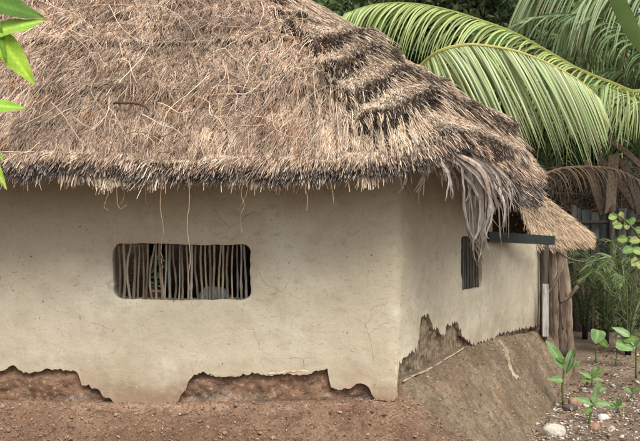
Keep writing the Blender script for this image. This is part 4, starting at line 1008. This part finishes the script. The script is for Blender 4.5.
seedling('tall broad-leaved seedling standing at the foot of the hut bank', (563, 404), [(562.5, 385), (564, 370), (565, 358)],
   [((564, 368), (547, 339), 13, G1c, .1, 'lance'), ((565, 372), (572, 345), 9, G3c, -.05, 'lance'), ((566, 374), (577, 347), -11, G2c, .05, 'lance'), ((564, 380), (549, 378), 8, G1c, .3, 'lance'), ((564, 362), (556, 358), 5, G2c, .1, 'lance')], 8.1)
seedling('bushy bright seedling nearest the camera beside the white rock', (589, 426), [(591, 412), (594, 400), (596, 388)],
   [((594, 404), (596, 381), 9, G3c, -.1, 'lance'), ((593, 404), (576, 397), 8, G1c, .25, 'lance'), ((595, 403), (611, 404), 8, G1c, .2, 'lance'), ((596, 392), (599, 380), 8, G3c, .1, 'lance'), ((596, 390), (606, 388), 7, G1c, .2, 'lance'), ((592, 408), (583, 414), 6, G2c, .2, 'lance')], 7.3)
seedling('low small-leaved plant between the two seedlings', (592, 386), [(592, 378), (592, 371)],
   [((592, 378), (580, 371), 6, G1c, .2, 'lance'), ((592, 376), (604, 368), 6, G2c, .2, 'lance'), ((592, 375), (597, 366), 5, G1c, .2, 'lance'), ((592, 380), (582, 380), 5, G2c, .2, 'lance'), ((592, 379), (603, 379), 5, G1c, .2, 'lance')], 9.0)
seedling('heart-leaved taro plant with two upright leaves in the yard', (596, 362), [(596, 350), (597, 340)],
   [((598, 330), (596, 344), 15, G1c, .1, 'heart'), ((600, 340), (609, 347), 8, G2c, .2, 'heart')], 10.4)
seedling('heart-leaved taro plant with pale broad leaves at the right edge', (616, 360), [(617, 350), (620, 342)],
   [((630, 336), (613, 327), 9, G3c, .1, 'lance'), ((616, 343), (634, 349), 13, G1c, .1, 'heart'), ((622, 340), (640, 338), 9, G2c, .1, 'lance')], 10.2)
for k, (x, y, d) in enumerate([(636, 352, 9.4), (574, 372, 9.8), (632, 398, 8.4), (618, 412, 7.8)]):
    rk = np.random.default_rng(900 + k); lv = []
    for m_i in range(7):
        a_ = rk.uniform(-3.0, .0); L_ = rk.uniform(6, 11); lv.append(((x, y - 5), (x + L_ * math.cos(a_), y - 5 + L_ * math.sin(a_)), 4, (G1c, G2c, G3c)[m_i % 3], .2, 'lance'))
    seedling(['weedy green tuft behind the right-edge taro plant', 'weedy green tuft by the trunk posts foot', 'weedy green tuft at the right edge of the litter', 'weedy green tuft right of the near seedling'][k], (x, y), [(x, y - 3), (x, y - 6)], lv, d, group='weedy tufts in the yard')

# sapling branch with round yellow-green leaves at the right edge
sb = at(660, 300, 9.0); e = empty('round_leaf_shrub', (sb[0], 9.0, 0), 'shrub reaching in from the right edge with round yellow-green leaves', 'shrub')
mb = MB(); mb.tube(spline([(sb[0], 9, 0), at(658, 300, 9), at(648, 255, 9), at(636, 232, 9), at(622, 218, 9), at(612, 212, 9)], 20), np.linspace(.02, .004, 20), 6, (.14, .13, .06))
mb.tube(spline([at(648, 255, 9), at(634, 262, 9), at(628, 268, 9)], 8), .005, 5, (.14, .13, .06)); mb.build('stem', M_leaf, e, True)
for k, (x, y, w_, an) in enumerate([(612, 217, 9, 200), (621, 214, 8, 100), (627, 222, 8, 80), (617, 226, 9, 190), (627, 227, 8, 270), (633, 220, 8, 50), (622, 239, 10, 185), (636, 240, 10, 10), (628, 250, 11, 200), (638, 251, 10, -20), (634, 262, 10, 240), (640, 230, 9, 0), (613, 224, 6, 220), (640, 266, 9, 300)]):
    dv = np.array([math.cos(R(an)), -.3, math.sin(R(an))]); a_ = at(x, y, 9) - dv * .06
    blade(a_, dv, (rng.uniform(-.4, .4), -1, rng.uniform(0, .6)), w_ * 1.1 / FPX * 9, w_ * .8 / FPX * 9, np.array([(.24, .33, .10), (.31, .36, .13), (.16, .26, .08)][k % 3]) * rng.uniform(.85, 1.1), .1, 'round').build('leaf', M_leaf, e, True)

# near branch with bright leaves at the top left
DN = 3.2
e = empty('leafy_branch', at(-40, 60, DN), 'bright green leafy twig hanging in from the left edge close to the camera', 'branch')
mb = MB(); mb.tube(spline([at(-70, -60, DN), at(-30, -10, DN), at(-12, 30, DN), at(-14, 90, DN), at(-18, 160, DN), at(-16, 210, DN)], 24), np.linspace(.012, .004, 24), 7, (.16, .17, .06)); mb.build('twig', M_leaf, e, True)
for (p0, p1, w_, c, cv) in [((-24, -3), (44, 17), 30, (.07, .15, .02), .08), ((-16, 34), (47, 19), 22, (.26, .42, .06), .1), ((-8, 28), (35, 85), 27, (.30, .46, .05), .06), ((-14, 22), (8, 66), 16, (.12, .22, .03), .06),
                        ((-20, 104), (26, 108), 18, (.24, .40, .05), .05), ((-14, 150), (7, 190), 11, (.36, .50, .08), .1), ((-12, 140), (4, 162), 8, (.22, .36, .06), .1), ((-10, 5), (7, 62), 12, (.14, .26, .03), .05)]:
    a_ = at(*p0, DN); q_ = at(*p1, DN - .05 + .1 * rng.random()); dv = q_ - a_
    blade(a_, dv, (rng.uniform(-.15, .15), -1, .55), np.linalg.norm(dv), w_ / FPX * DN, c, cv * .3, 'lance', 20, fold=.06).build('leaf', M_leaf, e, True)

# ------------------------------------------------------------------ litter, pebbles, stones
def litter(name, label, n, place, pal, size, seed):
    r_ = np.random.default_rng(seed); p = place(n, r_); n = len(p)
    d = r_.normal(0, 1, (n, 3)); d[:, 2] *= .35; d /= np.linalg.norm(d, axis=1)[:, None]; nn = r_.normal(0, .35, (n, 3)); nn[:, 2] += 1
    s_ = np.cross(d, nn); s_ /= np.linalg.norm(s_, axis=1)[:, None]; L_ = (r_.uniform(*size, n))[:, None]; asp = r_.uniform(.12, .3, n)[:, None]; up_ = np.cross(s_, d) * .12 * L_
    V = np.stack([p, p + d * L_ * .5 - s_ * L_ * asp + up_, p + d * L_, p + d * L_ * .5 + s_ * L_ * asp + up_], 1).reshape(-1, 3)
    pal = np.array(pal); c = pal[r_.integers(0, len(pal), n)] * r_.uniform(.7, 1.2, (n, 1))
    mb = MB(); mb.add(V, np.arange(n)[:, None] * 4 + np.array([0, 1, 2, 3]), np.repeat(c, 4, 0)); setp(mb.build(name, M_dry, None, False), label, 'litter', None, 'stuff')
def on_ground(n, r_):
    x = r_.uniform(1.3, 5.5, n); y = r_.uniform(6.2, 13, n)
    rel = (x - (1.15 + (y - 6) * .45)); k = rel > 0; x, y = x[k], y[k]
    return np.column_stack([x, y, ground_z(x, y) + .006])
litter('leaf_litter', 'dry brown and reddish leaves scattered on the yard soil', 6500, on_ground, [(.20, .13, .085), (.30, .22, .15), (.13, .09, .065), (.34, .17, .10), (.40, .34, .27), (.10, .12, .05)], (.02, .075), 601)
flatP = PV[:, 2:].reshape(-1, 3); okf = (PB[:, 2:].reshape(-1) < .5) & (flatP[:, 0] > -2.4) & (flatP[:, 1] > 5.2)
FP = flatP[okf]; SPd = flatP[(PB[:, 2:].reshape(-1) >= .5)]
def on_plinth(n, r_): return FP[r_.integers(0, len(FP), n)] + r_.normal(0, .006, (n, 3)) + (0, -.004, .008)
def on_bank(n, r_): return SPd[r_.integers(0, len(SPd), n)] + r_.normal(0, .004, (n, 3)) + (.004, -.004, .006)
litter('straw_litter', 'bits of straw and bark littering the red earth plinth', 5200, on_plinth, [(.32, .21, .14), (.25, .15, .10), (.38, .28, .20), (.19, .12, .085), (.36, .20, .13)], (.004, .026), 602)
litter('bank_litter', 'fine straw bits stuck on the side bank of the hut', 1300, on_bank, [(.24, .19, .14), (.15, .115, .085), (.32, .26, .20)], (.008, .03), 603)
def pebbles(name, label, pts, sizes, pal, seed):
    r_ = np.random.default_rng(seed); n = len(pts)
    ico = np.array([(0, 0, 1), (.89, 0, .45), (.28, .85, .45), (-.72, .53, .45), (-.72, -.53, .45), (.28, -.85, .45), (.72, .53, -.45), (-.28, .85, -.45), (-.89, 0, -.45), (-.28, -.85, -.45), (.72, -.53, -.45), (0, 0, -1)])
    fi = np.array([(0, 1, 2), (0, 2, 3), (0, 3, 4), (0, 4, 5), (0, 5, 1), (1, 6, 2), (2, 7, 3), (3, 8, 4), (4, 9, 5), (5, 10, 1), (6, 7, 2), (7, 8, 3), (8, 9, 4), (9, 10, 5), (10, 6, 1), (11, 7, 6), (11, 8, 7), (11, 9, 8), (11, 10, 9), (11, 6, 10)])
    fi = np.column_stack([fi, fi[:, 2]])
    V = ico[None] * r_.uniform(.6, 1.25, (n, 12, 1)) * (np.array([1, .8, .6]) * r_.uniform(.7, 1.3, (n, 1, 3))) * sizes[:, None, None]
    a_ = r_.uniform(0, 6.28, n); ca, sa = np.cos(a_)[:, None], np.sin(a_)[:, None]; V = np.stack([V[..., 0] * ca - V[..., 1] * sa, V[..., 0] * sa + V[..., 1] * ca, V[..., 2]], -1) + pts[:, None]
    pal = np.array(pal); c = np.repeat(pal[r_.integers(0, len(pal), n)] * r_.uniform(.7, 1.2, (n, 1)), 12, 0)
    mb = MB(); mb.add(V.reshape(-1, 3), (np.arange(n)[:, None, None] * 12 + fi).reshape(-1, 4), c); setp(mb.build(name, M_stone, None, False), label, 'pebbles', None, 'stuff')
r_ = np.random.default_rng(610)
pebbles('crumbled_earth', 'crumbled clods of red earth along the front plinth', on_plinth(1700, r_), r_.uniform(.002, .008, 1700), [(.30, .18, .12), (.24, .145, .095), (.36, .24, .17), (.40, .31, .24), (.20, .12, .085)], 611)
P_ = on_ground(16000, r_); k_ = r_.random(len(P_)) < np.exp(-((P_[:, 1] - 7.4) / 1.3) ** 2 - ((P_[:, 0] - 1.15 - (P_[:, 1] - 6) * .45 - .45) / .5) ** 2) + .06; P_ = P_[k_]
cl_ = on_plinth(110, r_); pebbles('earth_clods', 'larger lumps of fallen mud along the front plinth', cl_, r_.uniform(.008, .022, 110), [(.24, .155, .105), (.19, .12, .08), (.28, .19, .13)], 615)
pebbles('gravel', 'small grey and white pebbles scattered at the foot of the bank', P_, r_.uniform(.004, .017, len(P_)) * (1 + (r_.random(len(P_)) < .05)), [(.40, .37, .33), (.28, .24, .20), (.56, .53, .49), (.26, .18, .13), (.42, .28, .20), (.50, .44, .38)], 612)
def rock(px, py, d, sz, c, label, seed):
    r_ = np.random.default_rng(seed); mb = MB(); n1_, n2_ = 20, 14; A_, B_ = np.meshgrid(np.linspace(0, 2 * np.pi, n1_ + 1), np.linspace(-np.pi / 2, np.pi / 2, n2_), indexing='ij')
    u_ = np.stack([np.cos(A_) * np.cos(B_), np.sin(A_) * np.cos(B_), np.sin(B_)], -1); u_ = np.sign(u_) * np.abs(u_) ** .75
    V = u_ * (1 + .28 * fbm(u_ * 1.6 + seed, 3, seed)[..., None]) * np.array(sz); p = at(px, py, d); V = V + np.array([p[0], d, sz[2] * .45]); ii = np.arange((n1_ + 1) * n2_).reshape(n1_ + 1, n2_)
    mb.add(V.reshape(-1, 3), np.stack([ii[:-1, :-1], ii[1:, :-1], ii[1:, 1:], ii[:-1, 1:]], -1).reshape(-1, 4), c); setp(mb.build('rock', M_stone, None, True), label, 'rock')
rock(554, 438, 7.0, (.085, .07, .055), (.46, .43, .36), 'pale whitish rock at the bottom edge of the yard', 1)
rock(570, 411, 7.9, (.07, .05, .035), (.09, .07, .06), 'dark flat stone just right of the tall seedling foot', 2)
rock(575, 405, 8.1, (.06, .05, .045), (.34, .20, .15), 'reddish stone behind the dark flat stone', 3)
rock(603, 420, 7.5, (.05, .04, .035), (.55, .53, .50), 'small white stone right of the near seedling', 4)
rock(541, 437, 7.0, (.04, .035, .03), (.12, .09, .07), 'small dark stone left of the whitish rock', 5)
rock(594, 428, 7.2, (.045, .035, .035), (.30, .16, .11), 'orange-red brick fragment under the near seedling', 6)
